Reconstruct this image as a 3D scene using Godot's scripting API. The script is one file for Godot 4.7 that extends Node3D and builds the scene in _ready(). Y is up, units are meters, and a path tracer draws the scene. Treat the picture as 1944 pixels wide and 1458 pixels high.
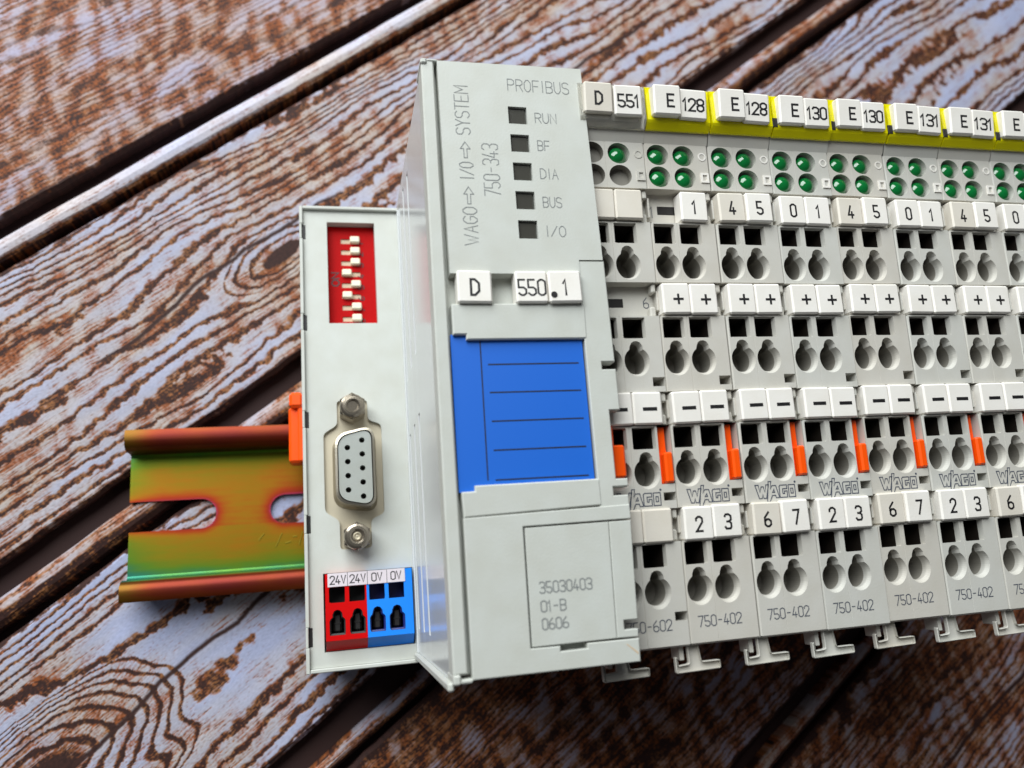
extends Node3D
# All lengths below are millimetres; MB turns them into metres.
const S := 0.001
const FACE := 71.6      # height of a module's front face at z = 0
const TILT := -0.066    # ... and how it falls towards z
const CTOP := 73.2      # the coupler's front
const CTILT := -0.026

class MB:
	var v := PackedVector3Array()
	var n := PackedVector3Array()
	var uv := PackedVector2Array()
	var slope := 0.0
	var xf := Transform3D()
	func m(p: Vector3) -> Vector3:
		var q := xf * p
		q.y += slope * q.z
		return q * 0.001
	func raw(a: Vector3, b: Vector3, c: Vector3, na: Vector3, nb: Vector3, nc: Vector3, ua := Vector2.ZERO, ub := Vector2.ZERO, uc := Vector2.ZERO) -> void:
		v.append(a); v.append(c); v.append(b)
		n.append(na); n.append(nc); n.append(nb)
		uv.append(ua); uv.append(uc); uv.append(ub)
	func tri(a: Vector3, b: Vector3, c: Vector3, hint: Vector3, ua := Vector2.ZERO, ub := Vector2.ZERO, uc := Vector2.ZERO) -> void:
		var p := m(a)
		var q := m(b)
		var r := m(c)
		var nn := ((q - p) * 1000.0).cross((r - p) * 1000.0)
		if nn.length_squared() < 1e-14:
			return
		nn = nn.normalized()
		if nn.dot(xf.basis * hint) < 0.0:
			raw(p, r, q, -nn, -nn, -nn, ua, uc, ub)
		else:
			raw(p, q, r, nn, nn, nn, ua, ub, uc)
	func quad(a: Vector3, b: Vector3, c: Vector3, d: Vector3, hint: Vector3) -> void:
		tri(a, b, c, hint)
		tri(a, c, d, hint)
	# smooth triangle with given normals (already outward)
	func soft(a: Vector3, b: Vector3, c: Vector3, na: Vector3, nb: Vector3, nc: Vector3) -> void:
		var p := m(a)
		var q := m(b)
		var r := m(c)
		na = (xf.basis * na).normalized()
		nb = (xf.basis * nb).normalized()
		nc = (xf.basis * nc).normalized()
		var nn := ((q - p) * 1000.0).cross((r - p) * 1000.0)
		if nn.length_squared() < 1e-14:
			return
		if nn.dot(na + nb + nc) < 0.0:
			raw(p, r, q, na, nc, nb)
		else:
			raw(p, q, r, na, nb, nc)
	func box(lo: Vector3, hi: Vector3, ch := 0.15) -> void:
		var c := minf(ch, minf(hi.x - lo.x, minf(hi.y - lo.y, hi.z - lo.z)) * 0.45)
		var mid := (lo + hi) * 0.5
		var h := (hi - lo) * 0.5
		var s := [-1.0, 1.0]
		for ax in 3:
			var u := (ax + 1) % 3
			var w := (ax + 2) % 3
			for sg in s:
				var ps := []
				for k in [[-1.0, -1.0], [1.0, -1.0], [1.0, 1.0], [-1.0, 1.0]]:
					var p := Vector3()
					p[ax] = sg * h[ax]
					p[u] = k[0] * (h[u] - c)
					p[w] = k[1] * (h[w] - c)
					ps.append(mid + p)
				var hint := Vector3()
				hint[ax] = sg
				quad(ps[0], ps[1], ps[2], ps[3], hint)
			for s1 in s:
				for s2 in s:
					var e := []
					for k in [[0, -1.0], [0, 1.0], [1, 1.0], [1, -1.0]]:
						var p := Vector3()
						p[ax] = k[1] * (h[ax] - c)
						p[u] = s1 * (h[u] - (0.0 if k[0] == 0 else c))
						p[w] = s2 * (h[w] - (c if k[0] == 0 else 0.0))
						e.append(mid + p)
					var hint := Vector3()
					hint[u] = s1
					hint[w] = s2
					quad(e[0], e[1], e[2], e[3], hint)
		for sx in s:
			for sy in s:
				for sz in s:
					var q := Vector3(sx, sy, sz)
					tri(mid + q * Vector3(h.x, h.y - c, h.z - c), mid + q * Vector3(h.x - c, h.y, h.z - c), mid + q * Vector3(h.x - c, h.y - c, h.z), q)
	# poly: (x, z); upright prism with a chamfered top
	func prism(poly: PackedVector2Array, y0: float, y1: float, ch := 0.15, bottom := false) -> void:
		var pl := poly.duplicate()
		if Geometry2D.is_polygon_clockwise(pl):
			pl.reverse()
		var ins := MB.inset(pl, ch)
		var k := pl.size()
		var idx := Geometry2D.triangulate_polygon(ins)
		for i in range(0, idx.size(), 3):
			tri(MB.up(ins[idx[i]], y1), MB.up(ins[idx[i + 1]], y1), MB.up(ins[idx[i + 2]], y1), Vector3.UP)
		for i in k:
			var j := (i + 1) % k
			var d := pl[j] - pl[i]
			var hint := MB.outward(pl, i)
			if d.length() < 1e-5:
				continue
			quad(MB.up(ins[i], y1), MB.up(ins[j], y1), MB.up(pl[j], y1 - ch), MB.up(pl[i], y1 - ch), hint + Vector3.UP)
			quad(MB.up(pl[i], y1 - ch), MB.up(pl[j], y1 - ch), MB.up(pl[j], y0), MB.up(pl[i], y0), hint)
		if bottom:
			var idb := Geometry2D.triangulate_polygon(pl)
			for i in range(0, idb.size(), 3):
				tri(MB.up(pl[idb[i]], y0), MB.up(pl[idb[i + 1]], y0), MB.up(pl[idb[i + 2]], y0), Vector3.DOWN)
	static func up(p: Vector2, y: float) -> Vector3:
		return Vector3(p.x, y, p.y)
	static func outward(pl: PackedVector2Array, i: int) -> Vector3:
		var d := pl[(i + 1) % pl.size()] - pl[i]
		var a := Vector2(d.y, -d.x).normalized()
		return Vector3(a.x, 0, a.y)
	static func inset(pl: PackedVector2Array, d: float) -> PackedVector2Array:
		var out := PackedVector2Array()
		var k := pl.size()
		for i in k:
			var a := (pl[i] - pl[(i + k - 1) % k]).normalized()
			var b := (pl[(i + 1) % k] - pl[i]).normalized()
			var na := Vector2(-a.y, a.x)
			var nb := Vector2(-b.y, b.x)
			var mm := (na + nb)
			var l := mm.length_squared()
			out.append(pl[i] + (mm * (2.0 * d / l) if l > 0.3 else na * d))
		return out
	# flat plate with holes: top face, walls of the outline and of the holes down to y0
	func plate(outline: PackedVector2Array, holes: Array, y1: float, y0: float, step := 1.0) -> void:
		var o := outline.duplicate()
		if Geometry2D.is_polygon_clockwise(o):
			o.reverse()
		# every hole is joined to the outline by a hairline cut, then the whole is one simple polygon
		var hs := holes.duplicate()
		hs.sort_custom(func(p, q): return MB.rightmost(p).x > MB.rightmost(q).x)
		var cut := o.duplicate()
		for h in hs:
			var q: PackedVector2Array = h.duplicate()
			if not Geometry2D.is_polygon_clockwise(q):
				q.reverse()
			var first := 0
			for i in q.size():
				if q[i].x > q[first].x:
					first = i
			var v0 := q[first]
			var best := 1e9
			var at := -1
			for i in cut.size():
				var a := cut[i]
				var c := cut[(i + 1) % cut.size()]
				if (a.y - v0.y) * (c.y - v0.y) <= 0.0 and absf(a.y - c.y) > 1e-6:
					var x := a.x + (c.x - a.x) * (v0.y - a.y) / (c.y - a.y)
					if x > v0.x and x < best and c.y > a.y:
						best = x
						at = i
			var ins := PackedVector2Array([Vector2(best, v0.y - 0.001), v0 + Vector2(0, -0.001)])
			for i in range(1, q.size()):
				ins.append(q[(first + i) % q.size()])
			ins.append(v0 + Vector2(0, 0.001))
			ins.append(Vector2(best, v0.y + 0.001))
			var nc := cut.slice(0, at + 1)
			nc.append_array(ins)
			nc.append_array(cut.slice(at + 1))
			cut = nc
		var idx := Geometry2D.triangulate_polygon(cut)
		if idx.is_empty():
			print("plate not triangulated ", outline.size(), " ", holes.size())
		for i in range(0, idx.size(), 3):
			tri(MB.up(cut[idx[i]], y1), MB.up(cut[idx[i + 1]], y1), MB.up(cut[idx[i + 2]], y1), Vector3.UP)
		for i in o.size():
			var j := (i + 1) % o.size()
			quad(MB.up(o[i], y1), MB.up(o[j], y1), MB.up(o[j], y0), MB.up(o[i], y0), MB.outward(o, i))
		for h in hs:
			var cw := Geometry2D.is_polygon_clockwise(h)
			for i in h.size():
				var j: int = (i + 1) % h.size()
				quad(MB.up(h[i], y1), MB.up(h[j], y1), MB.up(h[j], y0), MB.up(h[i], y0), MB.outward(h, i) * (1.0 if cw else -1.0))
	static func rightmost(h: PackedVector2Array) -> Vector2:
		var best := h[0]
		for p in h:
			if p.x > best.x: best = p
		return best
	static func dense(pl: PackedVector2Array, step: float) -> PackedVector2Array:
		var out := PackedVector2Array()
		for i in pl.size():
			var a := pl[i]
			var b := pl[(i + 1) % pl.size()]
			var k := maxi(1, ceili(a.distance_to(b) / step))
			for j in k:
				out.append(a.lerp(b, float(j) / k))
		return out
	# rectangle x0..x1, z0..z1 at height y with a hole r(theta) around c; returns the hole's outline
	func cell(x0: float, x1: float, z0: float, z1: float, y: float, c: Vector2, r: Callable, count := 28) -> PackedVector2Array:
		var th := []
		for i in count:
			th.append(TAU * (i + 0.37) / count)
		for k in [Vector2(x0, z0), Vector2(x1, z0), Vector2(x1, z1), Vector2(x0, z1)]:
			th.append(fposmod((k - c).angle(), TAU))
		th.sort()
		var hole := PackedVector2Array()
		var rim := PackedVector2Array()
		for t in th:
			var d := Vector2.from_angle(t)
			var far := 1e9
			if d.x > 1e-9: far = minf(far, (x1 - c.x) / d.x)
			if d.x < -1e-9: far = minf(far, (x0 - c.x) / d.x)
			if d.y > 1e-9: far = minf(far, (z1 - c.y) / d.y)
			if d.y < -1e-9: far = minf(far, (z0 - c.y) / d.y)
			hole.append(c + d * minf(r.call(t), far - 0.02))
			rim.append(c + d * far)
		for i in th.size():
			var j := (i + 1) % th.size()
			quad(MB.up(hole[i], y), MB.up(hole[j], y), MB.up(rim[j], y), MB.up(rim[i], y), Vector3.UP)
		return hole
	# walls from ring to ring (each [outline, y]); the last one is closed
	func well(rings: Array, close := true) -> void:
		for k in rings.size() - 1:
			var a: PackedVector2Array = rings[k][0]
			var b: PackedVector2Array = rings[k + 1][0]
			var ya: float = rings[k][1]
			var yb: float = rings[k + 1][1]
			var mid := Vector2()
			for p in a:
				mid += p / a.size()
			for i in a.size():
				var j := (i + 1) % a.size()
				var inw := mid - (a[i] + a[j]) * 0.5
				quad(MB.up(a[i], ya), MB.up(a[j], ya), MB.up(b[j], yb), MB.up(b[i], yb), Vector3(inw.x, 0.3, inw.y))
		if close:
			var l: PackedVector2Array = rings[-1][0]
			var yl: float = rings[-1][1]
			var mid := Vector2()
			for p in l:
				mid += p / l.size()
			for i in l.size():
				tri(MB.up(mid, yl), MB.up(l[i], yl), MB.up(l[(i + 1) % l.size()], yl), Vector3.UP)
	# turned shape about the y axis: profile of (radius, y), smooth
	func lathe(at: Vector3, prof: PackedVector2Array, seg := 20, smooth := true) -> void:
		for k in prof.size() - 1:
			var a := prof[k]
			var b := prof[k + 1]
			var t := (b - a).normalized()
			var pn := Vector2(-t.y, t.x)      # profile runs top-centre to bottom-outside
			pn = Vector2(-pn.x, -pn.y) if pn.dot(Vector2(0.3, 1)) < 0 and absf(t.y) < 0.98 else pn
			for i in seg:
				var d0 := Vector2.from_angle(TAU * i / seg)
				var d1 := Vector2.from_angle(TAU * (i + 1) / seg)
				var q := [Vector3(d0.x * a.x, a.y, d0.y * a.x), Vector3(d1.x * a.x, a.y, d1.y * a.x), Vector3(d1.x * b.x, b.y, d1.y * b.x), Vector3(d0.x * b.x, b.y, d0.y * b.x)]
				var n0 := Vector3(d0.x * pn.x, pn.y, d0.y * pn.x)
				var n1 := Vector3(d1.x * pn.x, pn.y, d1.y * pn.x)
				if smooth:
					soft(at + q[0], at + q[1], at + q[2], n0, n1, n1)
					soft(at + q[0], at + q[2], at + q[3], n0, n1, n0)
				else:
					quad(at + q[0], at + q[1], at + q[2], at + q[3], n0 + n1)
	func dome(at: Vector3, r: float, squash := 1.0, rings := 6, seg := 18) -> void:
		for k in rings:
			for i in seg:
				var q := []
				var nn := []
				for e in [[k, i], [k, i + 1], [k + 1, i + 1], [k + 1, i]]:
					var la: float = PI / 2 * e[0] / rings
					var lo: float = TAU * e[1] / seg
					var d := Vector3(sin(la) * cos(lo), cos(la), sin(la) * sin(lo))
					q.append(at + d * Vector3(r, r * squash, r))
					nn.append((d * Vector3(1, 1.0 / squash, 1)).normalized())
				soft(q[0], q[1], q[2], nn[0], nn[1], nn[2])
				soft(q[0], q[2], q[3], nn[0], nn[2], nn[3])
	# a line of print: mitred strip, w wide, points in the frame o + x*dx + y*dy
	func strip(pts: PackedVector2Array, w: float, o: Vector3, dx: Vector3, dy: Vector3) -> void:
		var closed := pts.size() > 2 and pts[0].distance_to(pts[-1]) < 1e-4
		var p := pts.duplicate()
		if closed:
			p.remove_at(p.size() - 1)
		var k := p.size()
		var l := PackedVector2Array()
		var r := PackedVector2Array()
		for i in k:
			var a := p[i] - p[(i + k - 1) % k]
			var b := p[(i + 1) % k] - p[i]
			if not closed and i == 0: a = b
			if not closed and i == k - 1: b = a
			a = a.normalized()
			b = b.normalized()
			var na := Vector2(-a.y, a.x)
			var mm := na + Vector2(-b.y, b.x)
			var len2 := maxf(mm.length_squared(), 0.7)
			mm = mm * (w / len2)
			var ext := Vector2()
			if not closed and i == 0: ext = -a * w * 0.4
			if not closed and i == k - 1: ext = b * w * 0.4
			l.append(p[i] + mm + ext)
			r.append(p[i] - mm + ext)
		var g := func(q: Vector2) -> Vector3: return o + dx * q.x + dy * q.y
		for i in (k if closed else k - 1):
			var j := (i + 1) % k
			quad(g.call(l[i]), g.call(l[j]), g.call(r[j]), g.call(r[i]), dx.cross(dy))

# ---------------------------------------------------------------- print: strokes on a 6 x 8 grid, two digits a point
const GLYPHS := {
	"0": "20 40 61 67 48 28 07 01 20", "1": "16 38 30", "2": "06 07 28 48 67 65 00 60", "3": "07 18 48 67 65 44 24|44 63 61 50 10 01", "4": "38 02 62|44 40",
	"5": "58 08 04 44 63 61 40 20 01", "6": "48 05 01 20 40 61 63 44 24 03", "7": "08 68 20", "8": "24 05 07 28 48 67 65 44 24 03 01 20 40 61 63 44",
	"A": "00 38 60|13 53", "B": "00 08 48 67 65 44 04|44 63 61 40 00", "D": "00 08 38 66 62 30 00", "E": "60 00 08 68|04 54", "F": "00 08 68|04 54",
	"G": "67 48 28 06 02 20 40 62 64 34", "I": "30 38", "M": "00 08 33 68 60", "N": "00 08 60 68", "O": "20 40 62 66 48 28 06 02 20", "P": "00 08 48 67 65 44 04",
	"R": "00 08 48 67 65 44 04|34 60", "S": "67 48 28 07 05 24 44 63 61 40 20 01", "T": "08 68|38 30", "U": "08 02 20 40 62 68", "V": "08 30 68", "W": "08 20 36 40 68",
	"Y": "08 34 68|34 30", "/": "00 68", "-": "14 54", "+": "04 64|31 37", ">": "03 05 45 47 74 41 43 03", "=": "04 64",
}
const LOGO := ["0,26 6,26 8,14 11,23 15,23 17,14 20,26 25,26 19,4 14,4 13,11 11,4 6,4 0,26", "20,-2 25,-2 30,8 36,8 37,4 43,4 38,24 31,24 27,18 30,31 25,31 20,-2", "31,13 35,13 34,18 31,13",
	"46,24 58,24 58,18 50,18 50,10 53,10 53,14 58,14 58,4 45,4 44,6 44,22 46,24", "61,24 73,24 73,4 61,4 61,24", "65,18 69,18 69,10 65,10 65,18"]

func write(b: MB, text: String, o: Vector3, dx: Vector3, dy: Vector3, width: float, height: float, stroke: float) -> void:
	# the whole word stretched to width x height, baseline at o
	var adv := []
	var total := 0.0
	for ch in text:
		var a := 8.0
		if ch == "I" or ch == "1": a = 5.0
		if ch == " ": a = 4.0
		if ch == "M": a = 9.0
		if ch == "W": a = 11.0
		if ch == ">": a = 9.5
		adv.append(a)
		total += a
	total -= 2.0
	var sx := width / total
	var x := 0.0
	var lift := 0.0
	for i in text.length():
		var ch := text[i]
		if GLYPHS.has(ch):
			var wide := 9.0 / 6.0 if ch == "W" else 7.0 / 6.0 if ch == "M" else 1.0
			for st in GLYPHS[ch].split("|"):
				var pts := PackedVector2Array()
				for q in st.split(" "):
					var gx := float(q[0].to_int()) * wide
					if ch == "I" or ch == "1": gx -= 1.5
					pts.append(Vector2((x + gx) * sx, q[1].to_int() * height / 8.0))
				lift = 0.004 if lift == 0.0 else 0.0
				b.strip(pts, stroke, o + dx.cross(dy) * lift, dx, dy)
		x += adv[i]

# ---------------------------------------------------------------- nodes
func commit(b: MB) -> ArrayMesh:
	var a := []
	a.resize(Mesh.ARRAY_MAX)
	a[Mesh.ARRAY_VERTEX] = b.v
	a[Mesh.ARRAY_NORMAL] = b.n
	a[Mesh.ARRAY_TEX_UV] = b.uv
	var me := ArrayMesh.new()
	me.add_surface_from_arrays(Mesh.PRIMITIVE_TRIANGLES, a)
	return me

var taken := {}
func numbered(called: String) -> String:
	var k: int = taken.get(called, 0)
	taken[called] = k + 1
	return called if k == 0 else "%s_%03d" % [called, k]

func put(called: String, me: Mesh, mat: Material, parent: Node3D, label := "") -> MeshInstance3D:
	var o := MeshInstance3D.new()
	var k := 0
	var nm := called
	while parent.has_node(NodePath(nm)):
		k += 1
		nm = "%s_%03d" % [called, k]
	o.name = nm
	o.mesh = me
	o.material_override = null
	for i in me.get_surface_count():
		o.set_surface_override_material(i, mat)
	if parent.has_meta("shift"):
		o.position = parent.get_meta("shift")
	parent.add_child(o, true)
	if label: o.set_meta("label", label)
	return o

func part(called: String, b: MB, mat: Material, parent: Node3D, label := "") -> MeshInstance3D:
	return put(called, commit(b), mat, parent, label)

func thing(called: String, label: String, category: String, at: Vector3, group := "") -> Node3D:
	var o := Node3D.new()
	o.name = numbered(called)
	add_child(o, true)
	o.position = at * S
	o.set_meta("shift", -at * S)
	o.set_meta("label", label)
	o.set_meta("category", category)
	if group: o.set_meta("group", group)
	return o

func v2(a: Array) -> PackedVector2Array:
	var o := PackedVector2Array()
	for i in range(0, a.size(), 2):
		o.append(Vector2(a[i], a[i + 1]))
	return o

func rect(x0: float, z0: float, x1: float, z1: float) -> PackedVector2Array:
	return PackedVector2Array([Vector2(x0, z0), Vector2(x1, z0), Vector2(x1, z1), Vector2(x0, z1)])

func circle(c: Vector2, r: float, k := 20) -> PackedVector2Array:
	var o := PackedVector2Array()
	for i in k:
		o.append(c + Vector2.from_angle(TAU * (i + 0.3) / k) * r)
	return o

func round_poly(pl: PackedVector2Array, r: float, k := 5) -> PackedVector2Array:
	var o := PackedVector2Array()
	var c := pl.size()
	for i in c:
		var a := pl[(i + c - 1) % c]
		var b := pl[i]
		var d := pl[(i + 1) % c]
		var ra := minf(r, a.distance_to(b) * 0.45)
		var rb := minf(r, d.distance_to(b) * 0.45)
		var p := b + (a - b).normalized() * ra
		var q := b + (d - b).normalized() * rb
		for j in k + 1:
			var t := float(j) / k
			o.append(p.lerp(b, t).lerp(b.lerp(q, t), t))
	return o

# ---------------------------------------------------------------- materials
var M := {}
func plastic(key: String, c: Color, rough := 0.42, grain := true) -> StandardMaterial3D:
	var m := StandardMaterial3D.new()
	m.resource_name = key
	m.albedo_color = c
	m.roughness = rough
	if grain:
		m.albedo_texture = M.stain
		m.heightmap_enabled = true
		m.heightmap_texture = M.grain
		m.heightmap_scale = 0.0014
		m.uv1_triplanar = true
		m.uv1_world_triplanar = true
		m.uv1_scale = Vector3.ONE * 22.0
	M[key] = m
	return m

func noise_tex(sd: int, freq: float, size: int, lo: Color, hi: Color, oct := 4) -> NoiseTexture2D:
	var f := FastNoiseLite.new()
	f.seed = sd
	f.noise_type = FastNoiseLite.TYPE_SIMPLEX_SMOOTH
	f.frequency = freq
	f.fractal_octaves = oct
	var t := NoiseTexture2D.new()
	t.width = size
	t.height = size
	t.seamless = true
	t.noise = f
	var g := Gradient.new()
	g.set_color(0, lo)
	g.set_color(1, hi)
	t.color_ramp = g
	return t

func make_materials() -> void:
	M.stain = noise_tex(3, 0.012, 512, Color(0.962, 0.955, 0.94), Color(1, 1, 1), 5)
	M.grain = noise_tex(5, 0.22, 512, Color(0, 0, 0), Color(1, 1, 1), 3)
	plastic("grey_plastic", Color(0.765, 0.775, 0.75), 0.5)
	plastic("recessed_plastic", Color(0.715, 0.73, 0.71), 0.5)
	plastic("module_plastic", Color(0.775, 0.765, 0.735), 0.5)
	plastic("recess_shade_plastic", Color(0.50, 0.485, 0.45), 0.6, false)  # darker copy of the plastic: shade of deep recesses put into the colour
	plastic("slot_shade_metal", Color(0.20, 0.175, 0.155), 0.4, false)  # dark colour paints the deep shade of the release slots
	M.slot_shade_metal.metallic = 0.5
	plastic("module_plastic_cool", Color(0.772, 0.768, 0.742), 0.47)
	plastic("module_plastic_yellowed", Color(0.775, 0.76, 0.726), 0.52)
	plastic("tag_plastic", Color(0.93, 0.915, 0.89), 0.5)
	plastic("old_tag_plastic", Color(0.86, 0.835, 0.79), 0.5)
	plastic("dark_plastic", Color(0.10, 0.085, 0.08), 0.5, false)
	var lens := plastic("window_plastic", Color(0.24, 0.235, 0.21), 0.22, false)
	lens.clearcoat_enabled = true
	lens.clearcoat = 0.6
	lens.clearcoat_roughness = 0.1
	plastic("black_ink", Color(0.07, 0.06, 0.07), 0.6, false)
	plastic("grey_ink", Color(0.47, 0.48, 0.48), 0.6, false)
	plastic("blue_ink", Color(0.27, 0.29, 0.34), 0.6, false)
	plastic("red_plastic", Color(0.78, 0.01, 0.015), 0.35, false)
	plastic("blue_plastic", Color(0.13, 0.52, 0.93), 0.35, false)
	plastic("blue_card", Color(0.01, 0.37, 0.77), 0.55, false)
	plastic("orange_plastic", Color(0.98, 0.33, 0.02), 0.3, false)
	plastic("dip_red", Color(0.68, 0.0, 0.01), 0.55, false)
	M.dip_red.metallic_specular = 0.22
	M.red_plastic.metallic_specular = 0.35
	M.blue_plastic.metallic_specular = 0.35
	plastic("dip_ink", Color(0.30, 0.0, 0.02), 0.5, false)
	plastic("insert_plastic", Color(0.62, 0.635, 0.615), 0.55)
	plastic("socket_brown", Color(0.22, 0.16, 0.12), 0.4, false)
	plastic("cream_plastic", Color(0.90, 0.88, 0.78), 0.4, false)
	plastic("slot_beige", Color(0.78, 0.69, 0.58), 0.5, false)
	plastic("paper", Color(0.84, 0.80, 0.82), 0.6, false)
	var gloss := plastic("glossy_plastic", Color(0.80, 0.81, 0.81), 0.17, false)
	gloss.metallic_specular = 0.44
	var led := plastic("green_led", Color(0.012, 0.41, 0.18), 0.12, false)
	led.clearcoat_enabled = true
	led.clearcoat = 0.8
	led.clearcoat_roughness = 0.05
	for y in [["yellow_clear", Color(1.0, 0.96, 0.02, 0.66)], ["clear_plastic", Color(0.93, 0.92, 0.88, 0.25)]]:
		var m := StandardMaterial3D.new()
		m.resource_name = y[0]
		m.albedo_color = y[1]
		m.roughness = 0.08
		m.refraction_enabled = true
		m.refraction_scale = 0.05
		M[y[0]] = m
	for y in [["shell_metal", Color(0.66, 0.63, 0.57), 0.28], ["flange_metal", Color(0.78, 0.74, 0.65), 0.45], ["screw_metal", Color(0.62, 0.58, 0.52), 0.22]]:
		var m := StandardMaterial3D.new()
		m.resource_name = y[0]
		m.albedo_color = y[1]
		m.metallic = 0.6 if y[0] == "flange_metal" else 0.85
		m.roughness = y[2]
		M[y[0]] = m

# ---------------------------------------------------------------- wood
const WA := -36.2       # direction of the boards in the table's plane, degrees
var wd := Vector2(cos(deg_to_rad(WA)), sin(deg_to_rad(WA)))
var wn := Vector2(-sin(deg_to_rad(WA)), cos(deg_to_rad(WA)))
const S0 := -215.0
const S1 := 275.0

func wood_at(s: float, w: float, y: float) -> Vector3:
	var p := wd * s + wn * w
	return Vector3(p.x, y, p.y)

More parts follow.
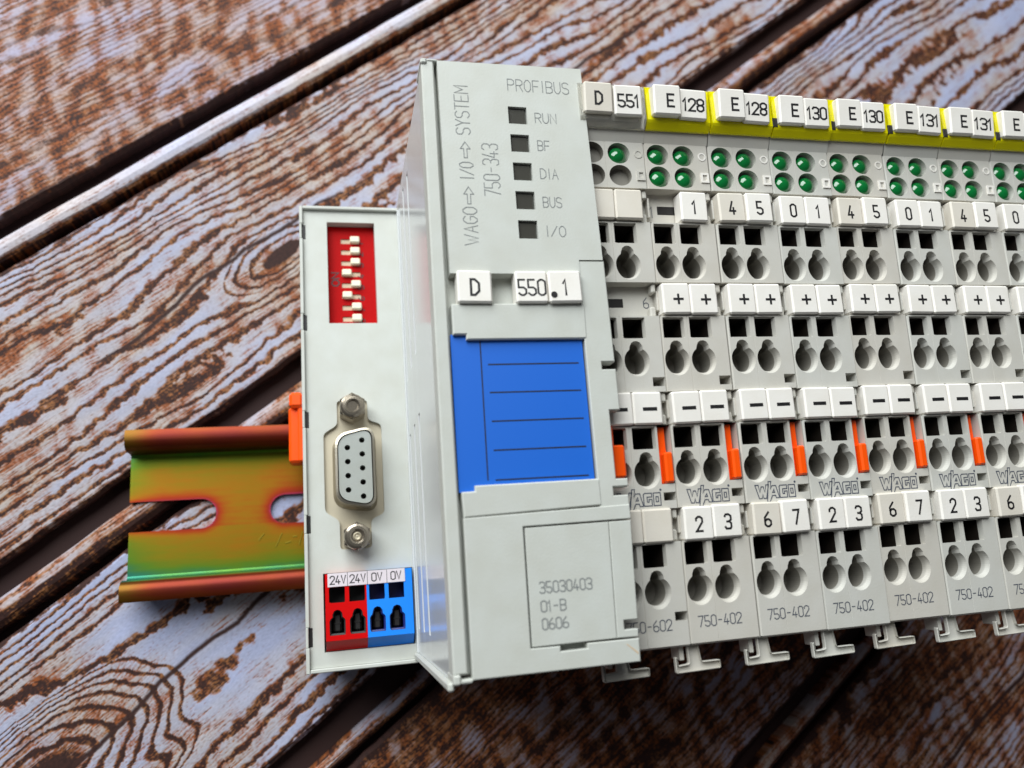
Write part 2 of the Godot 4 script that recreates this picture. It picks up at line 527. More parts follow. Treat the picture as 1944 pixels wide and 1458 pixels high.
func board_job(i: int, jobs: Array) -> void:
	var j: Dictionary = jobs[i]
	var W: int = j.px
	var H: int = j.py
	var wide: float = j.w1 - j.w0
	var nz := []
	for k in 6:
		var f := FastNoiseLite.new()
		f.seed = 17 + 31 * k + 101 * int(j.seed)
		f.noise_type = FastNoiseLite.TYPE_SIMPLEX_SMOOTH
		f.fractal_type = FastNoiseLite.FRACTAL_NONE if k > 1 else FastNoiseLite.FRACTAL_FBM
		f.fractal_octaves = 3
		f.frequency = 1.0
		nz.append(f)
	var a0: FastNoiseLite = nz[0]
	var a1: FastNoiseLite = nz[1]
	var a2: FastNoiseLite = nz[2]
	var a3: FastNoiseLite = nz[3]
	var a4: FastNoiseLite = nz[4]
	var a5: FastNoiseLite = nz[5]
	var col := PackedByteArray()
	var hgt := PackedByteArray()
	col.resize(W * H * 3)
	hgt.resize(W * H)
	var knots: Array = j.knots
	var cracks: Array = j.cracks
	var cover: float = j.cover
	var f0: float = j.f0
	var f1: float = j.f1
	var tc: float = j.tc
	var tint: Color = j.tint
	var q := 0
	for yy in H:
		var t := (yy + 0.5) / H * wide
		var bead_shade := smoothstep(j.from, j.from + 1.3, t) * 1.1 if j.has("strip") else 0.0  # lower side of a bead browned: shade of its round form, painted in
		for xx in W:
			var s := S0 + (S1 - S0) * (xx + 0.5) / W
			var slow := a0.get_noise_2d(s * 0.006, t * 0.035)
			var tt := t - tc + slow * 7.0
			var inner := 0.0
			var psi := tt
			for k in knots:
				var ds: float = (s - k.x) / 2.3
				var dt: float = tt - k.y
				var r2 := ds * ds + dt * dt
				var kk: float = k.z * k.z
				if r2 < kk:
					inner = 1.0 - sqrt(r2) / k.z
					psi = sqrt(r2) * 2.0
				else:
					psi = psi - dt * kk / r2
			var rag := a2.get_noise_2d(s * 0.34, t * 0.30)
			var rag2 := a3.get_noise_2d(s * 1.1, t * 0.9)
			var ph: float = psi * f0 + psi * absf(psi) * f1 + a1.get_noise_2d(s * 0.02, t * 0.06) * 0.7 + rag * j.ragged + rag2 * 0.035
			var fr := ph - floorf(ph)
			var line := smoothstep(0.50, 0.74, fr) * (1.0 - smoothstep(0.90, 1.0, fr))
			var core := smoothstep(0.62, 0.80, inner)
			var edge: float = 0.0 if j.has("strip") else smoothstep(1.5, 0.3, minf(t, wide - t) + rag * 0.5)
			var streak := absf(a1.get_noise_2d(s * 0.035 + 70.0, t * 1.15 + psi * 0.5))
			streak = smoothstep(0.16, 0.0, streak)
			# how much of the paint is left, less the shade painted on beads
			var patch := a0.get_noise_2d(s * 0.021 + 40.0, t * 0.07 + 9.0)
			var fine := a4.get_noise_2d(s * 0.9, t * 2.6)
			var tick := a4.get_noise_2d(s * 1.5 + 300.0, t * 0.55)
			var hatch := a5.get_noise_2d(s * 0.20 + t * 0.09, t * 0.10 - s * 0.03)
			var thread := a5.get_noise_2d(s * 0.07, t * 2.2 + 500.0)
			var p: float = cover + patch * 0.62 + rag2 * 0.10 + fine * 0.12 + hatch * j.cross + thread * 0.40 + tick * 0.10 - streak * 0.34 - line * (j.lines + 0.3 * patch) - inner * 0.25 - bead_shade - core * 1.2 - edge * 0.9
			var m: float = smoothstep(0.02, 0.80, p)
			var dark: float = maxf(core, edge * 0.8) + smoothstep(0.10, -0.60, p + fine * 0.25 + tick * 0.2) + maxf(0.0, line * j.linedark * (0.7 + 0.5 * thread))
			for c in cracks:
				if s > c.x and s < c.y:
					var ct: float = c.z + (s - c.x) * c.w + a1.get_noise_2d(s * 0.03, 5.0) * 2.2
					var g := absf(t - ct)
					var wdt: float = 0.45 * minf(1.0, minf(s - c.x, c.y - s) / 12.0)
					if g < wdt + 0.35:
						var e := smoothstep(wdt + 0.35, wdt * 0.4, g)
						m *= 1.0 - e
						dark = maxf(dark, e * 1.6)
			var shade := 0.5 + 0.5 * a3.get_noise_2d(s * 0.05, t * 0.3)
			var cool := clampf(0.5 + 1.1 * patch, 0.0, 1.0)
			var pr := lerpf(0.445, 0.39, cool) * (0.92 + 0.16 * shade) * tint.r
			var pg := lerpf(0.385, 0.40, cool) * (0.92 + 0.16 * shade) * tint.g
			var pb := lerpf(0.355, 0.52, cool) * (0.92 + 0.16 * shade) * tint.b
			var tone := 1.0 + fine * 0.12
			var tan := clampf(0.5 + 0.9 * hatch + 0.5 * patch, 0.0, 1.0)
			var dk := minf(dark, 1.4)
			var lift := 1.0 + 0.30 * rag2 + 0.25 * fine
			var br := lerpf(lerpf(0.255, 0.285, tan), 0.032, minf(dk, 1.0)) * lift
			var bg := lerpf(lerpf(0.066, 0.112, tan), 0.010, minf(dk, 1.0)) * lift
			var bb := lerpf(lerpf(0.013, 0.034, tan), 0.007, minf(dk, 1.0)) * lift
			m *= 1.0 - 0.55 * clampf(line * j.linedark, 0.0, 1.0)
			var r := lerpf(br, pr * tone, m * 0.96)
			var gg := lerpf(bg, pg * tone, m)
			var b := lerpf(bb, pb * tone, m)
			col[q * 3] = int(255.0 * clampf(pow(maxf(r, 0.0), 0.4545), 0.0, 1.0))
			col[q * 3 + 1] = int(255.0 * clampf(pow(maxf(gg, 0.0), 0.4545), 0.0, 1.0))
			col[q * 3 + 2] = int(255.0 * clampf(pow(maxf(b, 0.0), 0.4545), 0.0, 1.0))
			hgt[q] = int(255.0 * clampf(0.25 + 0.55 * m + 0.15 * fine - 0.2 * minf(dark, 1.0), 0.0, 1.0))
			q += 1
	j.col = col
	j.hgt = hgt

func wood_mat(j: Dictionary, called: String) -> StandardMaterial3D:
	var m := StandardMaterial3D.new()
	m.resource_name = called
	m.albedo_texture = ImageTexture.create_from_image(Image.create_from_data(j.px, j.py, false, Image.FORMAT_RGB8, j.col))
	m.heightmap_enabled = true
	m.heightmap_texture = ImageTexture.create_from_image(Image.create_from_data(j.px, j.py, false, Image.FORMAT_L8, j.hgt))
	m.heightmap_scale = 0.010
	m.roughness = 0.72
	m.metallic_specular = 0.35
	m.texture_repeat = false
	return m

func build_table() -> void:
	var top := Node3D.new()
	top.name = "tabletop"
	add_child(top)
	top.set_meta("kind", "structure")
	var base := MB.new()
	for k in [[-5.2, -4.2]]:
		var c := [wood_at(S0, -145, k[1]), wood_at(S1, -145, k[1]), wood_at(S1, 285, k[1]), wood_at(S0, 285, k[1])]
		var d := [wood_at(S0, -145, -14), wood_at(S1, -145, -14), wood_at(S1, 285, -14), wood_at(S0, 285, -14)]
		base.quad(c[0], c[1], c[2], c[3], Vector3.UP)
		base.quad(d[0], d[1], d[2], d[3], Vector3.DOWN)
		for i in 4:
			var mid: Vector3 = (c[i] + c[(i + 1) % 4]) * 0.5 - wood_at(30, 70, 0)
			base.quad(c[i], c[(i + 1) % 4], d[(i + 1) % 4], d[i], mid)
	var dm := StandardMaterial3D.new()
	dm.resource_name = "dark_gap_wood"
	dm.albedo_color = Color(0.17, 0.075, 0.06)
	dm.roughness = 0.8
	put("underlay", commit(base), dm, top)
	# boards: w0, w1, spacing at the middle, growth towards the edges, middle line, paint, knots (s, offset, radius), cracks (from, to, at, slope)
	var jobs := [
		{"w0": -138.0, "w1": -69.8, "f0": 0.62, "f1": 0.0, "tc": 20.0, "cover": 0.44, "ragged": 0.12, "cross": 0.50, "lines": 0.25, "linedark": 0.8, "knots": [Vector3(-150, 6, 8)], "cracks": [], "tint": Color(0.94, 0.84, 0.84)},
		{"w0": -59.2, "w1": -5.0, "f0": 0.19, "f1": 0.0055, "tc": 31.0, "cover": 0.72, "ragged": 0.13, "cross": 0.32, "lines": 1.15, "linedark": 0.12, "knots": [Vector3(-44, 1.0, 7.0)], "cracks": [Vector4(-92, -22, 29.0, -0.05), Vector4(40, 92, 31.0, 0.04)], "tint": Color(0.97, 0.96, 0.95)},
		{"w0": 8.0, "w1": 62.8, "f0": 0.085, "f1": 0.0062, "tc": 29.0, "cover": 0.84, "ragged": 0.12, "cross": 0.22, "lines": 1.25, "linedark": 0.25, "knots": [Vector3(-150, 1, 15), Vector3(118, 4, 5)], "cracks": [Vector4(-170, -66, 29.5, -0.05), Vector4(60, 130, 22, 0.05)], "tint": Color(0.92, 0.96, 1.04)},
		{"w0": 74.0, "w1": 135.2, "f0": 0.40, "f1": 0.001, "tc": 30.0, "cover": 0.14, "ragged": 0.14, "cross": 0.55, "lines": 0.4, "linedark": 0.55, "knots": [Vector3(140, 0, 6)], "cracks": [], "tint": Color(0.86, 0.74, 0.74)},
		{"w0": 144.2, "w1": 202.0, "f0": 0.34, "f1": 0.003, "tc": 26.0, "cover": 0.30, "ragged": 0.14, "cross": 0.5, "lines": 0.6, "linedark": 0.4, "knots": [], "cracks": [Vector4(-40, 120, 30.0, 0.02)], "tint": Color(0.9, 0.85, 0.87)},
		{"w0": 211.5, "w1": 285.0, "f0": 0.22, "f1": 0.004, "tc": 26.0, "cover": 0.5, "ragged": 0.14, "cross": 0.4, "lines": 0.7, "linedark": 0.3, "knots": [], "cracks": [], "tint": Color(0.9, 0.9, 0.94)},
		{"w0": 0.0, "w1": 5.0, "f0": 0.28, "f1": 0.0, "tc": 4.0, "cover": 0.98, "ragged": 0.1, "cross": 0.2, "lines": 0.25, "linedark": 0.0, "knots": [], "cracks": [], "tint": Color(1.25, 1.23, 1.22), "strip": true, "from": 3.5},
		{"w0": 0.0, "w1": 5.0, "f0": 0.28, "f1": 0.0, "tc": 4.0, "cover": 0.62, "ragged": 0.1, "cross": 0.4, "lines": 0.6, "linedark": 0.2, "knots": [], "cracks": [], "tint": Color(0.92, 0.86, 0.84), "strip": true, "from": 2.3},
	]
	for i in jobs.size():
		jobs[i].seed = i
		jobs[i].px = 2048
		jobs[i].py = 288
		if jobs[i].has("strip"): jobs[i].py = 32
		if i == 5:
			jobs[i].px = 1024
			jobs[i].py = 128
	var id := WorkerThreadPool.add_group_task(board_job.bind(jobs), jobs.size())
	WorkerThreadPool.wait_for_group_task_completion(id)
	var rng := RandomNumberGenerator.new()
	rng.seed = 4
	for i in 6:
		var j: Dictionary = jobs[i]
		var b := MB.new()
		strip_board(b, j.w0, j.w1, 0.0, 0.9, rng, 0.45)
		put("plank", commit(b), wood_mat(j, "painted_plank_%d" % i), top)
	var sm := [wood_mat(jobs[6], "painted_strip"), wood_mat(jobs[7], "browner_strip")]  # both carry the painted shade along their lower side
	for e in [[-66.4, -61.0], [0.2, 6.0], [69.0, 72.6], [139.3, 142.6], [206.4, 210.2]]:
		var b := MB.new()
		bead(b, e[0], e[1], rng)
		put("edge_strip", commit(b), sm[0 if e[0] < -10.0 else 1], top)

func strip_board(b: MB, w0: float, w1: float, y: float, ch: float, rng: RandomNumberGenerator, rag: float) -> void:
	var k := 160
	var fz := FastNoiseLite.new()
	fz.seed = rng.randi() % 1000
	fz.frequency = 0.11
	fz.noise_type = FastNoiseLite.TYPE_SIMPLEX_SMOOTH
	for i in k:
		var s0 := lerpf(S0, S1, float(i) / k)
		var s1 := lerpf(S0, S1, float(i + 1) / k)
		var e := [fz.get_noise_2d(s0, 0) * rag, fz.get_noise_2d(s1, 0) * rag, fz.get_noise_2d(s0, 50) * rag, fz.get_noise_2d(s1, 50) * rag]
		var prof0 := [[w0 + 0.3 + e[0], -4.0], [w0 + e[0], y - ch], [w0 + ch + e[0], y], [w1 - ch + e[2], y], [w1 + e[2], y - ch], [w1 - 0.3 + e[2], -4.0]]
		var prof1 := [[w0 + 0.3 + e[1], -4.0], [w0 + e[1], y - ch], [w0 + ch + e[1], y], [w1 - ch + e[3], y], [w1 + e[3], y - ch], [w1 - 0.3 + e[3], -4.0]]
		sweep(b, prof0, prof1, s0, s1, w0, w1)

func bead(b: MB, w0: float, w1: float, rng: RandomNumberGenerator) -> void:
	var k := 90
	var fz := FastNoiseLite.new()
	fz.seed = rng.randi() % 1000
	fz.frequency = 0.02
	fz.noise_type = FastNoiseLite.TYPE_SIMPLEX_SMOOTH
	for i in k:
		var s0 := lerpf(S0, S1, float(i) / k)
		var s1 := lerpf(S0, S1, float(i + 1) / k)
		var pr := [[], []]
		for g in 2:
			var e := fz.get_noise_2d(s0 if g == 0 else s1, 0) * 0.6
			pr[g].append([w0 + e, -4.1])
			for a in 7:
				var th := PI * (1.0 - a / 6.0)
				pr[g].append([(w0 + w1) * 0.5 + cos(th) * (w1 - w0) * 0.5 + e, -1.6 + sin(th) * 2.3])
			pr[g].append([w1 + e, -4.1])
		sweep(b, pr[0], pr[1], s0, s1, w0, w1)

func sweep(b: MB, p0: Array, p1: Array, s0: float, s1: float, w0: float, w1: float) -> void:
	for m in p0.size() - 1:
		var a := wood_at(s0, p0[m][0], p0[m][1])
		var c := wood_at(s0, p0[m + 1][0], p0[m + 1][1])
		var d := wood_at(s1, p1[m + 1][0], p1[m + 1][1])
		var e := wood_at(s1, p1[m][0], p1[m][1])
		var u0 := (s0 - S0) / (S1 - S0)
		var u1 := (s1 - S0) / (S1 - S0)
		var va := clampf((p0[m][0] - w0) / (w1 - w0), 0.004, 0.996)
		var vb := clampf((p0[m + 1][0] - w0) / (w1 - w0), 0.004, 0.996)
		var hint := Vector3(0, 1, 0)
		var dw: float = p0[m + 1][0] - p0[m][0]
		var dy: float = p0[m + 1][1] - p0[m][1]
		var hn := wn * -dy
		hint = Vector3(hn.x, dw, hn.y)
		b.tri(a, c, d, hint, Vector2(u0, va), Vector2(u0, vb), Vector2(u1, vb))
		b.tri(a, d, e, hint, Vector2(u0, va), Vector2(u1, vb), Vector2(u1, va))

# ---------------------------------------------------------------- rail
const RX0 := -83.6
const RX1 := 104.0
func build_rail() -> void:
	var t := thing("din_rail", "iridescent yellow-green and orange metal mounting rail with oval slots, lying on the boards", "mounting rail", Vector3(10, 0, 65))
	# iridescent chromate film: colours of the coating itself
	var W := 768
	var H := 128
	var im := Image.create(W, H, false, Image.FORMAT_RGB8)
	var fz := FastNoiseLite.new()
	fz.seed = 8
	fz.frequency = 0.012
	var ramp := Gradient.new()
	ramp.offsets = PackedFloat32Array([0.0, 0.22, 0.40, 0.55, 0.72, 0.86, 1.0])
	ramp.colors = PackedColorArray([Color(0.18, 0.46, 0.38), Color(0.36, 0.50, 0.13), Color(0.52, 0.47, 0.07), Color(0.63, 0.42, 0.06), Color(0.66, 0.25, 0.07), Color(0.60, 0.17, 0.13), Color(0.74, 0.25, 0.44)])
	for y in H:
		var z := 46.5 + 36.5 * (y + 0.5) / H
		for x in W:
			var wx := RX0 + (RX1 - RX0) * (x + 0.5) / W
			var v: float
			var n := fz.get_noise_2d(wx * 4.0, z * 4.0)
			var n2 := fz.get_noise_2d(wx * 6.0 + 90.0, z * 70.0)
			if z < 51.5 or z > 78.4:
				var e := absf(z - (49.2 if z < 60.0 else 80.4)) / 2.0
				v = 0.84 - 0.12 * e * e + 0.12 * n
				v = lerpf(0.55, v, smoothstep(0.0, 9.0, wx - RX0))
			else:
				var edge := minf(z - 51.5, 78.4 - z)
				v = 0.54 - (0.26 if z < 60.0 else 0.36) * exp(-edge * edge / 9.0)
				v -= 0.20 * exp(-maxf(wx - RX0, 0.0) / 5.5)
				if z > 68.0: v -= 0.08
				var d := 99.0
				for sl in [[-110.0, -69.2], [-51.5, -33.5]]:
					var px := clampf(wx, sl[0], sl[1])
					d = minf(d, Vector2(wx - px, z - 65.0).length() - 3.2)
				v += 0.42 * exp(-maxf(d, 0.0) / 1.1)
				v += 0.10 * n
			v += 0.06 * n2
			var tone := ramp.sample(clampf(v, 0.0, 1.0))
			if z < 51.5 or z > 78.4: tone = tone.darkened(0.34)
			im.set_pixel(x, y, tone)
	var m := StandardMaterial3D.new()
	m.resource_name = "chromated_steel"
	m.albedo_texture = ImageTexture.create_from_image(im)
	m.metallic = 0.75
	m.roughness = 0.42
	m.texture_repeat = false
	var b := MB.new()
	# base with slots
	var slot1 := PackedVector2Array([Vector2(RX0, 61.8)])
	for i in 13:
		var a := -PI / 2 + PI * i / 12
		slot1.append(Vector2(-69.2, 65.0) + Vector2(cos(a), sin(a)) * 3.2)
	slot1.append(Vector2(RX0, 68.2))
	var outline := PackedVector2Array([Vector2(RX0, 52.0)])
	outline.append_array(PackedVector2Array([Vector2(-20, 52.0), Vector2(-20, 78.0), Vector2(RX0, 78.0)]))
	for i in range(slot1.size() - 1, -1, -1):
		outline.append(slot1[i])
	var slot2 := PackedVector2Array()
	for i in 13:
		var a := PI / 2 + PI * i / 12
		slot2.append(Vector2(-51.5, 65.0) + Vector2(cos(a), sin(a)) * 3.2)
	for i in 13:
		var a := -PI / 2 + PI * i / 12
		slot2.append(Vector2(-36.5, 65.0) + Vector2(cos(a), sin(a)) * 3.2)
	b.plate(outline, [slot2], 1.1, 0.1, 0.8)
	b.plate(rect(-20, 52, RX1, 78), [], 1.1, 0.1, 4.0)
	web(b)
	# uv from x, z
	b.uv.resize(b.v.size())
	for i in b.v.size():
		b.uv[i] = Vector2((b.v[i].x * 1000.0 - RX0) / (RX1 - RX0), (b.v[i].z * 1000.0 - 46.5) / 36.5)
	part("profile", b, m, t)
	var st := MB.new()
	var raised := StandardMaterial3D.new()
	raised.resource_name = "stamped_steel"
	raised.albedo_color = Color(0.60, 0.52, 0.14)
	raised.metallic = 0.5
	raised.roughness = 0.35
	for e in [[-57.2, 71.6, -56.0, 70.2], [-53.6, 73.3, -52.2, 70.3], [-51.6, 72.6, -50.3, 72.3], [-50.0, 71.3, -49.0, 71.2], [-48.6, 73.2, -47.8, 70.2]]:
		var p := Vector2(e[0], e[1])
		var q := Vector2(e[2], e[3])
		var d := (q - p).normalized()
		var nn := Vector2(-d.y, d.x) * 0.14
		st.prism(PackedVector2Array([p + nn, q + nn, q - nn, p - nn]), 1.0, 1.22, 0.07)
	part("stamped_mark", st, raised, t)

func web(b: MB) -> void:
	# side walls and flanges, one bent sheet per side; (z, y) centre line offset by half a millimetre each way
	for side in 2:
		var line := PackedVector2Array()
		var c := [[52.2, 0.6], [51.5, 0.9], [51.1, 1.6], [51.0, 3.0], [51.0, 5.4], [50.7, 6.4], [50.1, 7.0], [49.2, 7.15], [48.0, 7.1], [47.3, 6.75]]
		for k in c:
			line.append(Vector2(k[0] if side == 0 else 130.0 - k[0], k[1]))
		if side == 1:
			for i in line.size():
				line[i].x -= 0.35
		var l := PackedVector2Array()
		var r := PackedVector2Array()
		for i in line.size():
			var d := (line[mini(i + 1, line.size() - 1)] - line[maxi(i - 1, 0)]).normalized()
			var nn := Vector2(-d.y, d.x) * 0.5
			l.append(line[i] + nn)
			r.append(line[i] - nn)
		for i in line.size() - 1:
			for e in [[l, 1.0], [r, -1.0]]:
				var q: PackedVector2Array = e[0]
				var d0 := (line[mini(i + 1, line.size() - 1)] - line[maxi(i - 1, 0)]).normalized()
				var d1 := (line[mini(i + 2, line.size() - 1)] - line[i]).normalized()
				var n0: Vector2 = Vector2(-d0.y, d0.x) * e[1]
				var n1: Vector2 = Vector2(-d1.y, d1.x) * e[1]
				var a := Vector3(RX0, q[i].y, q[i].x)
				var bb := Vector3(RX1, q[i].y, q[i].x)
				var cc := Vector3(RX1, q[i + 1].y, q[i + 1].x)
				var dd := Vector3(RX0, q[i + 1].y, q[i + 1].x)
				b.soft(a, bb, cc, Vector3(0, n0.y, n0.x), Vector3(0, n0.y, n0.x), Vector3(0, n1.y, n1.x))
				b.soft(a, cc, dd, Vector3(0, n0.y, n0.x), Vector3(0, n1.y, n1.x), Vector3(0, n1.y, n1.x))
			for x in [RX0, RX1]:
				b.quad(Vector3(x, l[i].y, l[i].x), Vector3(x, l[i + 1].y, l[i + 1].x), Vector3(x, r[i + 1].y, r[i + 1].x), Vector3(x, r[i].y, r[i].x), Vector3(-1 if x == RX0 else 1, 0, 0))
		var z := line.size() - 1
		b.quad(Vector3(RX0, l[z].y, l[z].x), Vector3(RX1, l[z].y, l[z].x), Vector3(RX1, r[z].y, r[z].x), Vector3(RX0, r[z].y, r[z].x), Vector3(0, 0, -1 if side == 0 else 1))

# ---------------------------------------------------------------- coupler
func build_coupler() -> void:
	var t := thing("fieldbus_coupler", "light grey bus coupler with blue label card, red switch bank and nine-hole connector", "bus coupler", Vector3(-23, 0, 50))
	var b := MB.new()
	# lower housing: floor of the panel with its openings, rim round it
	var py := 22.6
	var dsub := round_poly(v2([-39.9, 45.4, -33.7, 45.4, -33.7, 49.6, -31.0, 50.6, -31.0, 68.9, -33.7, 70.0, -33.7, 75.6, -39.9, 75.6, -39.9, 69.9, -42.7, 68.0, -42.7, 52.2, -39.9, 50.5]), 0.8, 3)
	b.plate(rect(-46.0, 2.9, -25.5, 97.4), [rect(-41.0, 5.5, -30.85, 28.6), dsub, rect(-43.35, 79.95, -25.95, 94.65)], py, 16.0, 1.0)
	part("front_panel", b, M.grey_plastic, t)
	b = MB.new()
	# rim as four bars, with notches along the left one
	var zs := [2.2, 6.3, 9.7, 26.7, 30.3, 47.5, 51.0, 68.5, 72.1, 89.8, 93.5, 98.2]
	for i in zs.size() - 1:
		b.box(Vector3(-46.75, 8.5, zs[i]), Vector3(-46.05 if i % 2 == 0 else -46.25, 23.5, zs[i + 1] - 0.0), 0.12)
	b.box(Vector3(-46.0, 8.5, 2.1), Vector3(-25.6, 23.5, 2.85), 0.15)
	b.box(Vector3(-46.0, 8.5, 97.45), Vector3(-25.6, 23.4, 98.2), 0.15)
	for z in [[2.9, 46.0], [84.0, 97.4]]:
		b.box(Vector3(-46.0, 1.4, z[0]), Vector3(-25.4, 15.9, z[1]), 0.3)
	b.box(Vector3(-46.0, 8.8, 46.0), Vector3(-25.4, 15.9, 84.0), 0.1)
	part("lower_housing", b, M.grey_plastic, t)
	b = MB.new()
	for i in range(1, zs.size() - 1, 2):
		b.box(Vector3(-46.2, 20.6, zs[i] + 0.1), Vector3(-45.5, 22.7, zs[i + 1] - 0.1), 0.05)
	part("latch_notch", b, M.dark_plastic, t)
	# orange clip at the left edge, over the rail
	b = MB.new()
	b.box(Vector3(-49.9, 8.6, 44.6), Vector3(-46.8, 14.0, 56.6), 0.5)
	b.box(Vector3(-49.7, 12.4, 41.7), Vector3(-46.8, 15.6, 45.0), 0.6)
	b.box(Vector3(-48.0, 8.9, 44.0), Vector3(-46.8, 14.9, 56.5), 0.3)
	part("release_tab", b, M.orange_plastic, t, "orange tab sticking out on the left above the rail")
	dip(t)
	connector(t, py)
	terminal(t)
	tower(t)

func dip(t: Node3D) -> void:
	var b := MB.new()
	var holes := []
	var z0 := 8.95
	for i in 8:
		holes.append(rect(-38.1, z0 + 2.57 * i - 0.5, -34.1, z0 + 2.57 * i + 0.62))
	b.plate(rect(-40.98, 5.55, -30.87, 28.55), holes, 20.4, 19.0, 0.5)
	var o := part("switch_bank", b, M.dip_red, t, "red bank of eight slide switches")
	b = MB.new()
	b.box(Vector3(-40.9, 18.0, 5.6), Vector3(-30.9, 20.15, 28.5), 0.1)
	part("switch_track", b, M.slot_beige, o)
	for i in 8:
		b = MB.new()
		var left := i == 3 or i == 5
		var x := -38.0 if left else -36.1
		var z := z0 + 2.57 * i + 0.02
		b.box(Vector3(x, 19.3, z - 0.85), Vector3(x + 2.05, 21.5, z + 0.62), 0.22)
		part("slider", b, M.cream_plastic, o)
	b = MB.new()
	for i in 8:
		write(b, str(i + 1), Vector3(-33.4, 20.43, z0 + 2.57 * i + 0.9), Vector3(0, 0, -1), Vector3(1, 0, 0) * -1.0, 0.8, 1.2, 0.22)
	write(b, "ON", Vector3(-38.7, 20.43, 19.4), Vector3(0, 0, -1), Vector3(-1, 0, 0), 3.0, 1.5, 0.35)
	part("lettering", b, M.dip_ink, o)

func dshape(grow: float) -> PackedVector2Array:
	# D outline of the nine-way connector, wide side to the right
	var pl := v2([-39.95, 53.9, -33.35, 52.3, -33.35, 67.6, -39.95, 66.2])
	var c := Vector2(-36.65, 60.1)
	for i in 4:
		var d := pl[i] - c
		pl[i] = c + Vector2(d.x + signf(d.x) * grow, d.y + signf(d.y) * grow)
	return round_poly(pl, 2.3 + grow * 0.5, 7)

func connector(t: Node3D, py: float) -> void:
	var fy := py - 0.9
	var b := MB.new()
	b.prism(rect(-43.2, 45.0, -30.6, 76.0), fy - 1.0, fy, 0.1)
	var o := part("serial_connector", b, M.flange_metal, t, "nine-hole serial connector with two screw posts")
	# shell: ring wall with rounded lip
	b = MB.new()
	var outer := dshape(0.55)
	var inner := dshape(0.12)
	var k := outer.size()
	var top := fy + 6.2
	var base := dshape(1.05)
	for i in k:
		var j := (i + 1) % k
		var h := MB.outward(outer, i) * (1.0 if not Geometry2D.is_polygon_clockwise(outer) else -1.0)
		b.quad(MB.up(base[i], fy), MB.up(base[j], fy), MB.up(outer[j], fy + 1.0), MB.up(outer[i], fy + 1.0), h + Vector3.UP)
		b.quad(MB.up(outer[i], fy + 1.0), MB.up(outer[j], fy + 1.0), MB.up(outer[j], top - 0.15), MB.up(outer[i], top - 0.15), h)
		b.quad(MB.up(outer[i], top - 0.15), MB.up(outer[j], top - 0.15), MB.up(inner[j], top), MB.up(inner[i], top), Vector3.UP)
		b.quad(MB.up(inner[i], top), MB.up(inner[j], top), MB.up(inner[j], fy), MB.up(inner[i], fy), -h)
	part("shell", b, M.shell_metal, o)
	b = MB.new()
	var holes := []
	for i in 5:
		holes.append(circle(Vector2(-35.25, 54.65 + 2.78 * i), 0.56, 12))
	for i in 4:
		holes.append(circle(Vector2(-38.1, 56.05 + 2.78 * i), 0.56, 12))
	b.plate(dshape(-0.08), holes, top - 0.25, top - 4.0, 0.5)
	part("insert", b, M.insert_plastic, o)
	for h in holes:
		b = MB.new()
		b.prism(MB.inset(h, 0.02), top - 4.2, top - 2.6, 0.02)
		part("contact_hole", b, M.socket_brown, o)
	for c in [Vector2(-36.85, 47.55), Vector2(-36.7, 73.4)]:
		b = MB.new()
		var r := 2.85
		var yt := fy + 6.0
		var hex := PackedVector2Array()
		for i in 6:
			hex.append(c + Vector2.from_angle(TAU * (i + 0.5) / 6.0) * r)
		b.prism(hex, fy, yt - 0.5, 0.3)
		b.lathe(Vector3(c.x, 0, c.y), PackedVector2Array([Vector2(1.15, yt - 0.25), Vector2(1.45, yt), Vector2(1.95, yt - 0.05), Vector2(2.4, yt - 0.35), Vector2(2.55, yt - 0.8)]), 24)
		var cir := circle(c, 1.15, 20)
		b.well([[cir, yt - 0.25], [circle(c, 1.0, 20), yt - 0.8]], false)
		var sc := part("screw_post", b, M.screw_metal, o)
		b = MB.new()
		if c.y < 60.0:
			b.prism(circle(c, 1.0, 16), yt - 0.79, yt - 0.77, 0.01)
			part("bore", b, M.dark_plastic, sc)
		else:
			b.lathe(Vector3(c.x, 0, c.y), PackedVector2Array([Vector2(0.05, yt - 0.42), Vector2(0.3, yt - 0.45), Vector2(0.62, yt - 0.15), Vector2(0.78, yt - 0.3), Vector2(1.0, yt - 0.75)]), 16)
			part("bolt_tip", b, M.flange_metal, sc)

